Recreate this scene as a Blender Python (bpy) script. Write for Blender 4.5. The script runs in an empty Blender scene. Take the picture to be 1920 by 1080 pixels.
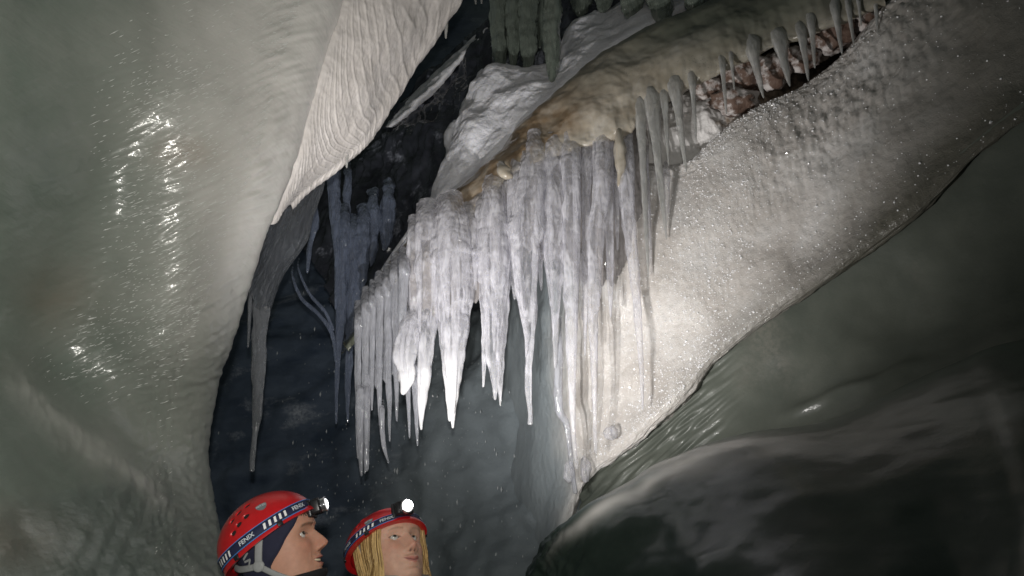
import bpy, bmesh, math, random
import numpy as np
from mathutils import Vector, Matrix

random.seed(7)
RNG = np.random.default_rng(11)
SC = bpy.context.scene
COL = SC.collection
R = math.radians

# ------------------------------------------------------------------ camera
CAMZ, PITCH, LENS = 1.62, R(20), 26.0
FPX = LENS / 36.0 * 1920.0
cp, sp_ = math.cos(PITCH), math.sin(PITCH)
cam_d = bpy.data.cameras.new('camera')
cam = bpy.data.objects.new('camera', cam_d); COL.objects.link(cam)
cam.location = (0, 0, CAMZ); cam.rotation_euler = (R(90) + PITCH, 0, 0)
cam_d.lens = LENS; cam_d.sensor_width = 36; cam_d.clip_start = 0.02; cam_d.clip_end = 200
cam_d.dof.use_dof = True; cam_d.dof.focus_distance = 2.9; cam_d.dof.aperture_fstop = 7.0
SC.camera = cam

def W(px, py, Y):
    """world point(s) on the sight line of photo pixel (px,py) at the horizontal distance Y"""
    px = np.asarray(px, float); py = np.asarray(py, float); Y = np.asarray(Y, float)
    xc = (px - 960) / FPX; yc = (540 - py) / FPX
    d = Y / (cp - yc * sp_)
    return np.stack([xc * d, Y + 0 * xc, CAMZ + d * (yc * cp + sp_)], -1)

def V(px, py, Y): return Vector(W(px, py, Y).tolist())

def mpp(px, py, Y):            # metres per photo pixel there
    yc = (540 - np.asarray(py, float)) / FPX
    return Y / (cp - yc * sp_) / FPX

# ------------------------------------------------------------------ world, lamps, exposure
wd = bpy.data.worlds.new('World'); SC.world = wd; wd.use_nodes = True
bg = wd.node_tree.nodes['Background']
bg.inputs[0].default_value = (0.72, 0.86, 0.80, 1); bg.inputs[1].default_value = 0.042

def spot(name, loc, target, watts, size, blend, color, radius=0.012):
    l = bpy.data.lights.new(name, 'SPOT'); o = bpy.data.objects.new(name, l); COL.objects.link(o)
    l.energy = watts; l.spot_size = R(size); l.spot_blend = blend; l.color = color; l.shadow_soft_size = radius
    o.location = loc
    o.rotation_euler = (Vector(target) - Vector(loc)).to_track_quat('-Z', 'Y').to_euler()
    return o

# the photographer's own headlamp (it lights up the reflective strap marks and the faces)
spot('photographer_headlamp_light', (0.0, -0.06, 1.74), V(430, 430, 2.0), 135, 96, 1.0, (1.0, .97, .90), 0.02)

vs = SC.view_settings
vs.view_transform = 'Standard'; vs.look = 'None'; vs.gamma = 1; vs.exposure = 0; vs.use_curve_mapping = False
cy = SC.cycles
cy.use_denoising = True; cy.max_bounces = 10; cy.diffuse_bounces = 4; cy.glossy_bounces = 4
cy.transmission_bounces = 8; cy.transparent_max_bounces = 24; cy.caustics_refractive = False; cy.caustics_reflective = False
cy.sample_clamp_indirect = 6.0

# ------------------------------------------------------------------ numeric helpers
_perm = RNG.permutation(256); _perm = np.concatenate([_perm, _perm, _perm])
_g = RNG.normal(size=(256, 3)); _g /= np.linalg.norm(_g, axis=1)[:, None]

def perlin(p):
    p = np.asarray(p, float); sh = p.shape[:-1]; p = p.reshape(-1, 3)
    i = np.floor(p).astype(int); f = p - i; i &= 255
    u = f * f * f * (f * (f * 6 - 15) + 10)
    out = np.zeros(len(p))
    for dx in (0, 1):
        wx = u[:, 0] if dx else 1 - u[:, 0]
        for dy in (0, 1):
            wy = u[:, 1] if dy else 1 - u[:, 1]
            for dz in (0, 1):
                wz = u[:, 2] if dz else 1 - u[:, 2]
                h = _perm[_perm[_perm[(i[:, 0] + dx) & 255] + ((i[:, 1] + dy) & 255)] + ((i[:, 2] + dz) & 255)]
                g = _g[h]
                out += wx * wy * wz * (g[:, 0] * (f[:, 0] - dx) + g[:, 1] * (f[:, 1] - dy) + g[:, 2] * (f[:, 2] - dz))
    return (out * 1.5).reshape(sh)

def fbm(p, oct=4, gain=.5):
    p = np.asarray(p, float); a = 1.0; s = 0
    for k in range(oct):
        s = s + a * perlin(p * (2.03 ** k) + 17.3 * k); a *= gain
    return s

def ridged(p, oct=3):
    a = 1.0; s = 0; p = np.asarray(p, float)
    for k in range(oct):
        s = s + a * (1 - 2 * np.abs(perlin(p * 2.07 ** k + 9.1 * k))); a *= .5
    return s

def stack(*a):
    return np.stack(np.broadcast_arrays(*a), -1)

def sst(a, b, x):
    t = np.clip((x - a) / (b - a), 0, 1); return t * t * (3 - 2 * t)

def gauss(x, s): return np.exp(-(x / s) ** 2)

def tps(pts):
    A = np.array(pts, float); x = A[:, :2] / 500.0; n = len(x)
    def U(r2): return np.where(r2 > 1e-12, r2 * np.log(r2 + 1e-12), 0)
    K = U(((x[:, None] - x[None]) ** 2).sum(-1)) + np.eye(n) * 0.02
    Pm = np.hstack([np.ones((n, 1)), x])
    M = np.block([[K, Pm], [Pm.T, np.zeros((3, 3))]])
    c = np.linalg.solve(M, np.concatenate([A[:, 2], np.zeros(3)]))
    def f(px, py):
        px, py = np.broadcast_arrays(np.asarray(px, float) / 500, np.asarray(py, float) / 500)
        s = c[n] + c[n + 1] * px + c[n + 2] * py
        for k in range(n):
            s = s + c[k] * U((px - x[k, 0]) ** 2 + (py - x[k, 1]) ** 2)
        return s
    return f

def cr(pts, u):
    """Catmull-Rom through pts (n,k) at index parameter u"""
    pts = np.asarray(pts, float); n = len(pts); u = np.clip(u, 0, n - 1)
    i = np.minimum(np.floor(u).astype(int), n - 2); t = (u - i)[..., None]
    p0 = pts[np.maximum(i - 1, 0)]; p1 = pts[i]; p2 = pts[i + 1]; p3 = pts[np.minimum(i + 2, n - 1)]
    return .5 * (2 * p1 + (p2 - p0) * t + (2 * p0 - 5 * p1 + 4 * p2 - p3) * t ** 2 + (3 * p1 - p0 - 3 * p2 + p3) * t ** 3)

def fcurve(pts):
    """y(x) smooth through (x,y) points"""
    a = np.array(pts, float)
    xs = np.linspace(a[0, 0], a[-1, 0], 600); ys = np.interp(xs, a[:, 0], a[:, 1])
    k = np.hanning(41); k /= k.sum()
    e = np.concatenate([ys[0] - (ys[1:21][::-1] - ys[0]), ys, ys[-1] + (ys[-1] - ys[-21:-1][::-1])])
    ys = np.convolve(e, k, 'valid')
    return lambda x: np.interp(x, xs, ys)

def loft(net, nu, nv):
    net = np.array(net, float); m, n, _ = net.shape
    u = np.linspace(0, n - 1, nu); v = np.linspace(0, m - 1, nv)
    rows = np.stack([cr(net[k], u) for k in range(m)])
    return cr(rows.reshape(m, -1), v).reshape(nv, nu, 3)

def normals(P, toward=(0, 0, CAMZ)):
    N = np.cross(np.gradient(P, axis=1), np.gradient(P, axis=0))
    N /= np.linalg.norm(N, axis=-1)[..., None] + 1e-12
    return N

# ------------------------------------------------------------------ object helpers
def tag(o, label=None, cat=None, group=None, kind=None):
    if label: o['label'] = label
    if cat: o['category'] = cat
    if group: o['group'] = group
    if kind: o['kind'] = kind
    return o

def link(name, me, parent=None):
    o = bpy.data.objects.new(name, me); COL.objects.link(o)
    if parent: o.parent = parent
    return o

def raw_mesh(name, verts, quads, tris=None, smooth=True):
    verts = np.asarray(verts, np.float32).reshape(-1, 3)
    quads = np.asarray(quads, np.int32).reshape(-1, 4) if quads is not None and len(quads) else np.zeros((0, 4), np.int32)
    tris = np.asarray(tris, np.int32).reshape(-1, 3) if tris is not None and len(tris) else np.zeros((0, 3), np.int32)
    me = bpy.data.meshes.new(name)
    me.vertices.add(len(verts)); me.vertices.foreach_set('co', verts.ravel())
    nl = quads.size + tris.size
    me.loops.add(nl); me.loops.foreach_set('vertex_index', np.concatenate([quads.ravel(), tris.ravel()]).astype(np.int32))
    np_ = len(quads) + len(tris); me.polygons.add(np_)
    st = np.concatenate([np.arange(len(quads)) * 4, quads.size + np.arange(len(tris)) * 3]).astype(np.int32)
    me.polygons.foreach_set('loop_start', st)
    me.polygons.foreach_set('use_smooth', np.full(np_, smooth))
    me.update(calc_edges=True); me.validate()
    return me

def grid_quads(nv, nu, wrap=False, off=0):
    idx = np.arange(nv * nu).reshape(nv, nu) + off
    if wrap: idx = np.concatenate([idx, idx[:, :1]], 1)
    return np.stack([idx[:-1, :-1], idx[:-1, 1:], idx[1:, 1:], idx[1:, :-1]], -1).reshape(-1, 4)

def add_attr(me, name, vals):
    a = me.attributes.new(name, 'FLOAT', 'POINT'); a.data.foreach_set('value', np.asarray(vals, np.float32).ravel())

def add_col(me, name, rgb):
    rgb = np.asarray(rgb, np.float32).reshape(-1, 3)
    a = me.color_attributes.new(name, 'FLOAT_COLOR', 'POINT')
    a.data.foreach_set('color', np.hstack([rgb, np.ones((len(rgb), 1), np.float32)]).ravel())

def sheet(name, P, m, attrs=None, parent=None, kind=None, label=None, cat=None, group=None, flip=False, wrap=False):
    nv, nu = P.shape[:2]
    q = grid_quads(nv, nu, wrap)
    if flip: q = q[:, ::-1]
    me = raw_mesh(name, P, q)
    for k, v in (attrs or {}).items(): add_attr(me, k, v)
    if m: me.materials.append(m)
    return tag(link(name, me, parent), label, cat, group, kind)

class MB:
    """collects tubes and boxes, builds them as one mesh"""
    def __init__(s): s.v = []; s.q = []; s.t = []; s.n = 0
    def grid(s, P, wrap=False):
        nv, nu = P.shape[:2]; s.v.append(P.reshape(-1, 3)); s.q.append(grid_quads(nv, nu, wrap, s.n)); s.n += nv * nu
    def cap(s, ring):
        ring = np.asarray(ring); c = ring.mean(0); k = len(ring)
        s.v.append(np.vstack([ring, c])); i = np.arange(k)
        s.t.append(np.stack([i, (i + 1) % k, np.full(k, k)], -1) + s.n); s.n += k + 1
    def tube(s, pts, rad, seg=10, flat=1.0, up=None, caps=True):
        pts = np.asarray(pts, float); n = len(pts); rad = np.broadcast_to(np.asarray(rad, float), (n,))
        t = np.gradient(pts, axis=0); t /= np.linalg.norm(t, axis=1)[:, None] + 1e-12
        ref = np.array(up if up is not None else (0, 1, 0.01), float)
        a = np.cross(t, ref); a /= np.linalg.norm(a, axis=1)[:, None] + 1e-12
        b = np.cross(a, t)
        th = np.linspace(0, 2 * np.pi, seg, endpoint=False)
        P = pts[:, None] + rad[:, None, None] * (np.cos(th)[None, :, None] * a[:, None] + flat * np.sin(th)[None, :, None] * b[:, None])
        s.grid(P, True)
        if caps: s.cap(P[0][::-1]); s.cap(P[-1])
        return P
    def box(s, M, sx, sy, sz, bev=0.0):
        bm = bmesh.new(); bmesh.ops.create_cube(bm, size=1)
        bmesh.ops.scale(bm, vec=(sx, sy, sz), verts=bm.verts)
        if bev: bmesh.ops.bevel(bm, geom=bm.edges[:], offset=bev, segments=2, affect='EDGES', profile=.6)
        bmesh.ops.triangulate(bm, faces=bm.faces[:]); bm.verts.index_update()
        v = np.array([list(M @ x.co) for x in bm.verts]); t = np.array([[y.index for y in f.verts] for f in bm.faces])
        s.v.append(v); s.t.append(t + s.n); s.n += len(v); bm.free()
    def build(s, name, m, parent=None, smooth=True):
        q = np.vstack(s.q) if s.q else None; t = np.vstack(s.t) if s.t else None
        me = raw_mesh(name, np.vstack(s.v), q, t, smooth)
        if m: me.materials.append(m)
        return link(name, me, parent)

# ------------------------------------------------------------------ materials
class NT:
    def __init__(s, name):
        s.m = bpy.data.materials.new(name); s.m.use_nodes = True
        s.t = s.m.node_tree; s.b = s.t.nodes['Principled BSDF']; s._co = None
    def set(s, **k):
        for a, v in k.items():
            i = s.b.inputs[a.replace('_', ' ')]
            if isinstance(v, bpy.types.NodeSocket): s.t.links.new(v, i)
            else: i.default_value = v
        return s
    def n(s, typ, ins=None, **props):
        o = s.t.nodes.new(typ)
        for a, v in props.items(): setattr(o, a, v)
        for a, v in (ins or {}).items():
            if isinstance(v, bpy.types.NodeSocket): s.t.links.new(v, o.inputs[a])
            else: o.inputs[a].default_value = v
        return o
    def co(s, scale=(1, 1, 1), rot=(0, 0, 0)):
        if s._co is None: s._co = s.n('ShaderNodeTexCoord').outputs['Object']
        if tuple(scale) == (1, 1, 1) and tuple(rot) == (0, 0, 0): return s._co
        return s.n('ShaderNodeMapping', {'Vector': s._co, 'Scale': scale, 'Rotation': rot}).outputs[0]
    def noise(s, scale, detail=4, rough=.55, vec=None, dist=0):
        return s.n('ShaderNodeTexNoise', {'Vector': vec or s.co(), 'Scale': scale, 'Detail': detail, 'Roughness': rough, 'Distortion': dist}).outputs[0]
    def voro(s, scale, vec=None, out='Distance', feature='F1'):
        return s.n('ShaderNodeTexVoronoi', {'Vector': vec or s.co(), 'Scale': scale}, feature=feature).outputs[out]
    def ramp(s, f, *stops):
        r = s.n('ShaderNodeValToRGB', {0: f}); e = r.color_ramp.elements
        while len(e) < len(stops): e.new(.5)
        for k, (p, c) in enumerate(stops):
            e[k].position = p; e[k].color = (c, c, c, 1) if not hasattr(c, '__len__') else (*c, 1)
        return r.outputs[0]
    def mix(s, f, a, b, mode='MIX'):
        o = s.n('ShaderNodeMix', data_type='RGBA', blend_type=mode)
        for k, v in ((0, f), (6, a), (7, b)):
            if isinstance(v, bpy.types.NodeSocket): s.t.links.new(v, o.inputs[k])
            else: o.inputs[k].default_value = v if k == 0 else (*v, 1)
        return o.outputs[2]
    def math(s, op, a, b=0.0):
        return s.n('ShaderNodeMath', {0: a, 1: b}, operation=op).outputs[0]
    def attr(s, name, out='Fac'): return s.n('ShaderNodeAttribute', attribute_name=name).outputs[out]
    def bump(s, *layers):
        nrm = None
        for h, st, di in layers:
            ins = {'Height': h, 'Strength': st, 'Distance': di}
            if nrm is not None: ins['Normal'] = nrm
            nrm = s.n('ShaderNodeBump', ins).outputs[0]
        s.t.links.new(nrm, s.b.inputs['Normal']); s.t.links.new(nrm, s.b.inputs['Coat Normal']); return s

def plain(name, col, rough=.5, metal=0.0, spec=.5, bump=None, **k):
    n = NT(name); n.set(Base_Color=(*col, 1), Roughness=rough, Metallic=metal, Specular_IOR_Level=spec)
    n.set(**k)
    v = n.noise(60, 3)
    n.set(Base_Color=n.mix(v, tuple(c * .8 for c in col), tuple(min(1, c * 1.2) for c in col)))
    if bump: n.bump((n.noise(bump[0], 4), bump[1], bump[2]))
    return n.m

def m_left_ice():
    n = NT('milky_green_ice'); milk_glint = n.attr('milk_glint'); rus = n.attr('rust')
    v = n.noise(2.2, 5, .6, dist=.4); w = n.noise(9, 4, .6)
    f = n.math('ADD', milk_glint, n.math('MULTIPLY', n.math('SUBTRACT', v, .5), .7))
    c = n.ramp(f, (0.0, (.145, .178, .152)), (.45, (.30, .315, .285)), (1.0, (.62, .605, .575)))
    c = n.mix(n.math('MULTIPLY', rus, w), c, (.24, .15, .09))
    n.set(Base_Color=c, Roughness=.30, IOR=1.31, Subsurface_Weight=.45, Subsurface_Radius=(.6, .8, .7), Subsurface_Scale=.06,
          Coat_Weight=.7, Coat_Roughness=.09, Coat_IOR=1.33)
    st = n.noise(22, 3, .6, n.co((.6, .6, 2.6), (0, R(20), 0)))
    n.bump((st, .18, .010), (n.noise(70, 4, .6), .16, .004), (n.noise(240, 2), .2, .001))
    return n.m

def m_tongue():
    n = NT('pale_ribbed_ice'); v = n.noise(6, 4)
    c = n.mix(v, (.50, .465, .44), (.66, .63, .61))
    n.set(Base_Color=c, Roughness=.4, IOR=1.31, Subsurface_Weight=.4, Subsurface_Radius=(.7, .7, .8), Subsurface_Scale=.04, Coat_Weight=.25, Coat_Roughness=.2)
    n.bump((n.noise(90, 3), .3, .003))
    return n.m

def m_frost():
    n = NT('frosted_ice'); v = n.noise(3.2, 6, .62, dist=.5); w = n.noise(26, 4, .6, n.co((1, 1, .45)))
    c = n.ramp(v, (.25, (.41, .375, .345)), (.5, (.56, .53, .505)), (.75, (.69, .675, .665)))
    c = n.mix(n.math('MULTIPLY', n.ramp(w, (.5, 0), (.72, 1)), .3), c, (.78, .77, .76))
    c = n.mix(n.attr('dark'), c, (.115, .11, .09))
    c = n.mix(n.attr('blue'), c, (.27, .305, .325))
    n.set(Base_Color=c, Roughness=.42, IOR=1.31, Subsurface_Weight=.3, Subsurface_Radius=(.8, .7, .6), Subsurface_Scale=.03, Coat_Weight=.7, Coat_Roughness=.12)
    n.bump((n.noise(75, 4, .6, n.co((1, 1, .7))), .5, .005), (n.voro(230), .45, .003), (n.noise(420, 2), .4, .0015))
    return n.m

def m_band():
    n = NT('tan_silty_ice'); v = n.noise(5, 6, .6, dist=.6); brown = n.attr('brown'); grn = n.attr('green')
    c = n.ramp(v, (.3, (.25, .215, .165)), (.5, (.36, .325, .27)), (.72, (.50, .47, .42)))
    c = n.mix(grn, c, (.105, .112, .088))
    b2 = n.math('MULTIPLY', brown, n.ramp(n.noise(14, 4), (.3, .35), (.6, 1)))
    c = n.mix(n.math('MULTIPLY', b2, .85), c, (.17, .11, .055))
    pit = n.ramp(n.voro(95), (.11, 1), (.17, 0)); where = n.ramp(n.noise(7, 3), (.53, 0), (.6, 1))
    c = n.mix(n.math('MULTIPLY', n.math('MULTIPLY', pit, where), .9), c, (.02, .018, .015))
    n.set(Base_Color=c, Roughness=.3, IOR=1.31, Subsurface_Weight=.25, Subsurface_Radius=(.9, .7, .45), Subsurface_Scale=.03, Coat_Weight=.5, Coat_Roughness=.15)
    n.bump((n.noise(22, 4, .5), .3, .006), (n.noise(150, 3), .3, .0015))
    return n.m

def m_snow():
    n = NT('packed_snow'); v = n.noise(8, 5)
    n.set(Base_Color=n.mix(v, (.68, .69, .75), (.88, .88, .92)), Roughness=.8, Subsurface_Weight=.3, Subsurface_Radius=(.6, .7, .9), Subsurface_Scale=.02)
    n.bump((n.noise(26, 6, .7), .9, .016), (n.noise(160, 4, .7), .8, .004))
    return n.m

def m_dark(name, c1, c2, frost=None, rough=.22, scale=6, stretch=(1, 1, 1), thr=(.58, .72), coat=.6, bs=1.0, pale=(.58, .56, .53)):
    n = NT(name); v = n.noise(scale, 6, .6, n.co(stretch), .4)
    c = n.mix(n.ramp(v, (.35, 0), (.65, 1)), c1, c2)
    if frost:
        f = n.noise(scale * .7, 8, .68, n.co(tuple(s * 1.1 for s in stretch)), .2)
        g = n.math('MULTIPLY', n.ramp(f, (thr[0], 0), (thr[1], 1)), n.ramp(n.noise(60, 3), (.35, .3), (.6, 1)))
        c = n.mix(g, c, frost)
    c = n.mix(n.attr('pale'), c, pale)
    n.set(Base_Color=c, Roughness=rough, IOR=1.31, Coat_Weight=coat, Coat_Roughness=.1)
    n.bump((n.noise(14, 5, .6, n.co(stretch)), .5 * bs, .012), (n.noise(90, 4), .45 * bs, .004))
    return n.m

def m_icicle(name, col, trans=.5, rough=.16, sss=.35, ringz=75, coat=1.0, alpha=(.42, .92), b=1.0):
    """half clear ice: one part of the light goes straight through, more of it in the middle than at the rim"""
    n = NT(name); v = n.noise(18, 5, .6, n.co((1, 1, .35)))
    inner = n.noise(20, 3, .6, n.co((1.4, 1.4, .45)), .6)
    rime_glare = n.attr('rime_glare'); frz = n.ramp(n.noise(300, 2, .6), (.35, .55), (.65, 1))
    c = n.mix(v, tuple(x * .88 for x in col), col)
    c = n.mix(n.math('MULTIPLY', rime_glare, frz), c, (.88, .88, .9))
    fac = n.n('ShaderNodeLayerWeight', {'Blend': .35}).outputs['Facing']
    a = n.math('ADD', n.math('MULTIPLY', fac, alpha[1] - alpha[0]), alpha[0])
    a = n.math('ADD', a, n.math('MULTIPLY', n.ramp(inner, (.46, 0), (.66, 1)), .35))
    a = n.math('MAXIMUM', a, n.math('MULTIPLY', rime_glare, .82)); a = n.math('MINIMUM', a, 1.0)
    n.set(Base_Color=c, Alpha=a, Roughness=n.ramp(n.noise(30, 3), (.3, rough * .5), (.7, rough * 1.9)), IOR=1.31, Transmission_Weight=trans,
          Subsurface_Weight=sss, Subsurface_Radius=(.8, .85, 1), Subsurface_Scale=.02, Coat_Weight=coat, Coat_Roughness=.05, Coat_IOR=1.7, Specular_IOR_Level=1.0)
    ring2 = n.noise(ringz * .6, 0, .5, n.co((.55, .55, 1)), .2)
    n.bump((ring2, .42 * b, .009), (n.noise(34, 0, .5, n.co((1.5, 1.5, .30)), .8), .75 * b, .010), (n.noise(230, 1, .6), n.math('MULTIPLY', rime_glare, .8), .003))
    return n.m

M = dict(left=m_left_ice(), tongue=m_tongue(), frost=m_frost(), band=m_band(), snow=m_snow(),
         ridge=m_dark('dark_blue_ice', (.018, .020, .026), (.05, .055, .07), (.34, .36, .43), thr=(.575, .68)),
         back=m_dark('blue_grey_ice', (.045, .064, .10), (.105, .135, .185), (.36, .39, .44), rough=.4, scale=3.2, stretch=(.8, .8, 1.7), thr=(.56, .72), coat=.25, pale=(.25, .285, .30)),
         slab=m_dark('dark_green_ice', (.075, .085, .072), (.115, .125, .105), (.14, .14, .12), rough=.45, scale=2.5, coat=.1, bs=.35),
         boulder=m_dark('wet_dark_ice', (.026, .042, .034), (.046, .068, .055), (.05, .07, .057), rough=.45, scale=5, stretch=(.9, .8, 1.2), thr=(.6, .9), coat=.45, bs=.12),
         clear=m_icicle('clear_white_icicle', (.80, .795, .86), .0, .2, .2, alpha=(.10, .72)),
         curtain=m_icicle('white_fused_ice', (.30, .28, .275), .0, .2, .4, alpha=(1, 1)),
         frosted=m_icicle('frosted_icicle', (.50, .50, .485), .0, .25, .5, 60, .6, (.42, .95), .5),
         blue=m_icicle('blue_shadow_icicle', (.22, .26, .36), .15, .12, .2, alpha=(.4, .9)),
         smoke=m_icicle('smoky_clear_ice', (.10, .11, .125), .1, .12, .2, alpha=(.5, .9), b=.4),
         dim=m_icicle('grey_glassy_icicle', (.50, .51, .56), .15, .12, .2, alpha=(.34, .85)),
         smokeb=m_icicle('smoky_icicle', (.28, .295, .32), .15, .12, .2, alpha=(.45, .9), b=.6),
         glass=m_icicle('dark_glassy_ice', (.17, .20, .17), .2, .12, .0, 30, 1.0, (.8, 1)))

# ================================================================== the cave
# ---- left wall of milky ice
edge = fcurve([(-400, 720), (-60, 655), (0, 641), (130, 601), (220, 577), (300, 556), (370, 534), (450, 500), (520, 480), (620, 441),
               (720, 408), (850, 392), (950, 396), (1010, 412), (1080, 440), (1200, 480), (1500, 560)])
yl = tps([(-600, -300, 1.05), (0, -300, 1.40), (400, -300, 1.75), (700, -300, 2.05),
          (-600, 0, 1.0), (0, 0, 1.42), (300, 0, 1.74), (480, 0, 1.90), (640, 0, 2.10),
          (-600, 300, 1.05), (0, 300, 1.58), (200, 300, 1.86), (330, 300, 1.92), (450, 300, 2.02), (555, 300, 2.22),
          (0, 500, 1.78), (200, 500, 2.04), (350, 500, 2.06), (480, 520, 2.34), (-600, 500, 1.15),
          (-100, 610, 1.80), (100, 700, 2.10), (250, 830, 2.30), (400, 985, 2.52),
          (300, 650, 2.14), (390, 760, 2.42), (380, 900, 2.52),
          (0, 715, 1.80), (120, 790, 1.96), (230, 885, 2.12), (330, 975, 2.30),
          (-300, 800, 1.2), (0, 850, 1.56), (150, 920, 1.78), (80, 1010, 1.55), (250, 1010, 1.95), (350, 1060, 2.15),
          (0, 1250, 1.2), (300, 1250, 1.75), (460, 1200, 2.1), (-600, 1250, .9), (500, 1500, 2.0), (0, 1500, 1.1)])
def build_left_wall():
    nv, nm, nr = 520, 400, 50
    py = np.linspace(-380, 1480, nv)[:, None]
    e = edge(py)
    wpx = 70.0
    s = np.linspace(0, 1, nm)[None]
    PXm = -1050 + (e - wpx + 1050) * (1 - (1 - s) ** 1.25) * .997
    th = np.linspace(0, R(165), nr + 1)[1:][None]
    PXr = e - wpx + wpx * np.sin(np.minimum(th, R(90)))
    back = np.clip(th - R(90), 0, None)
    PXr = PXr - 190 * back ** 1.5
    PX = np.concatenate([PXm, PXr], 1); PY = np.broadcast_to(py, PX.shape)
    Yb = yl(PX, PY)
    roll = np.concatenate([np.zeros_like(PXm), np.broadcast_to(.10 * (1 - np.cos(np.minimum(th, R(90)))) + .75 * back, PXr.shape)], 1)
    P = W(PX, PY, Yb + roll)
    N = normals(P)
    sgn = np.sign((N * (np.array([0, 0, CAMZ]) - P)).sum(-1))[:, :nm].mean()
    N *= 1 if sgn > 0 else -1
    # wind-scalloped ripples that run up to the right
    a = R(-24); q = PX * math.cos(a) + PY * math.sin(a); r = -PX * math.sin(a) + PY * math.cos(a)
    r = r + 26 * perlin(stack(PX / 210, PY / 210, 0 * PX))
    zone = .25 + 1.3 * gauss(PX - 165, 90) * gauss(PY - 670, 70) + 1.1 * gauss(PX - 330, 130) * sst(60, 160, PY) * (1 - sst(560, 760, PY)) + 2.0 * gauss(PX - 520 + .12 * (PY - 150), 42) * (1 - sst(360, 460, PY)) \
        + .5 * gauss(PX - e + 60, 90) * sst(420, 560, PY)
    rip = perlin(stack(q / 70, r / 9.5, 0 * q + 3)) + .5 * perlin(stack(q / 34, r / 6.0, 0 * q + 8))
    disp = .0030 * zone * rip + .018 * fbm(stack(PX / 260, PY / 260, 0 * PX), 3) + .002 * fbm(P * 9, 3)
    low = sst(-30, 60, (PY - 660) - PX * .86)          # lobe under the diagonal hollow
    rr = (PX * .80 + PY * .30) + 20 * perlin(stack(PX / 260, PY / 260, 0 * PX + 5))
    disp += low * .0013 * np.sin(rr / 5.4) * sst(60, 220, PX)
    lip = gauss((PY - 705) - PX * .80 + 22 * perlin(stack(PX / 60, PY / 60, 0 * PX)), 34) * sst(-20, 60, PX) * (1 - sst(260, 360, PX))
    disp += lip * (.006 + .006 * perlin(stack(PX / 14, PY / 30, 0 * PX)))
    pebb = gauss(PX - e + 40, 110) * sst(470, 640, PY)
    disp += pebb * .0035 * perlin(stack(PX / 9, PY / 12, 0 * PX + 1))
    P = P + N * disp[..., None]
    milk_glint = np.clip(.12 + .85 * sst(80, 590, PX + .10 * (400 - np.abs(PY - 250))) * (1 - .45 * sst(350, 900, PY)) - .12 * low + .55 * lip, 0, 1)  # ice milkiness, with the lobe's highlight streak painted in along its lip
    rust = .45 * gauss(PX - 110, 70) * gauss(PY - 560, 60) + .6 * gauss(PX - 350, 60) * gauss(PY - 285, 30) + .5 * low * gauss(PX - 20, 120) * gauss(PY - 1010, 60)
    sheet('ice_wall', P, M['left'], dict(milk_glint=milk_glint, rust=rust), kind='structure', label='big milky green ice wall with wind ripples at left of the cave')
    return P, N, zone, PX, PY
LW = build_left_wall()

# ---- ribbed tongue of pale ice behind the left wall's edge
def build_ripple_glints(P, N, zone, PX, PY):
    nv, nm = P.shape[0], 400
    w = (np.clip(zone[:, :nm] - .45, 0, 1.6) + .30 * sst(140, 300, PX[:, :nm]) * (1 - sst(500, 760, PY[:, :nm]))) * (PX[:, :nm] > 40) * (PY[:, :nm] > -40); w = (w / w.sum()).ravel()
    idx = RNG.choice(nv * nm, 2500, p=w); i, j = idx // nm, idx % nm
    C = P[i, j] + N[i, j] * .0008; n = len(C)
    al = P[i, np.minimum(j + 1, nm - 1)] - P[i, j]; al /= np.linalg.norm(al, axis=1)[:, None] + 1e-9
    up = np.cross(N[i, j], al); al = al * .92 + up * np.sign(up[:, 2:3]) * .38; al /= np.linalg.norm(al, axis=1)[:, None]
    b = np.cross(N[i, j], al); L = RNG.gamma(2.0, .0027, n) + .001; wd = RNG.uniform(.0005, .0014, n)
    nn = N[i, j] + .35 * RNG.normal(size=(n, 3))
    v = np.stack([C + al * L[:, None], C + b * wd[:, None], C - al * L[:, None], C - b * wd[:, None], C + nn * wd[:, None] * .9, C - nn * wd[:, None]], 1)
    f = np.array([[0, 1, 4], [1, 2, 4], [2, 3, 4], [3, 0, 4], [1, 0, 5], [2, 1, 5], [3, 2, 5], [0, 3, 5]])[None] + (np.arange(n) * 6)[:, None, None]
    me = raw_mesh('glint_flecks', v, None, f, smooth=False)  # flecks added to stand for lamp reflections off the ripples
    n2 = NT('glint_fleck'); n2.set(Base_Color=(.75, .76, .74, 1), Roughness=.1, Coat_Weight=1.0, Coat_Roughness=.06); me.materials.append(n2.m)
    tag(link('glint_flecks', me), 'tiny pale flecks standing in for lamp glints along the ripples of the left wall', 'glint flecks', kind='stuff')
build_ripple_glints(*LW)

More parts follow.
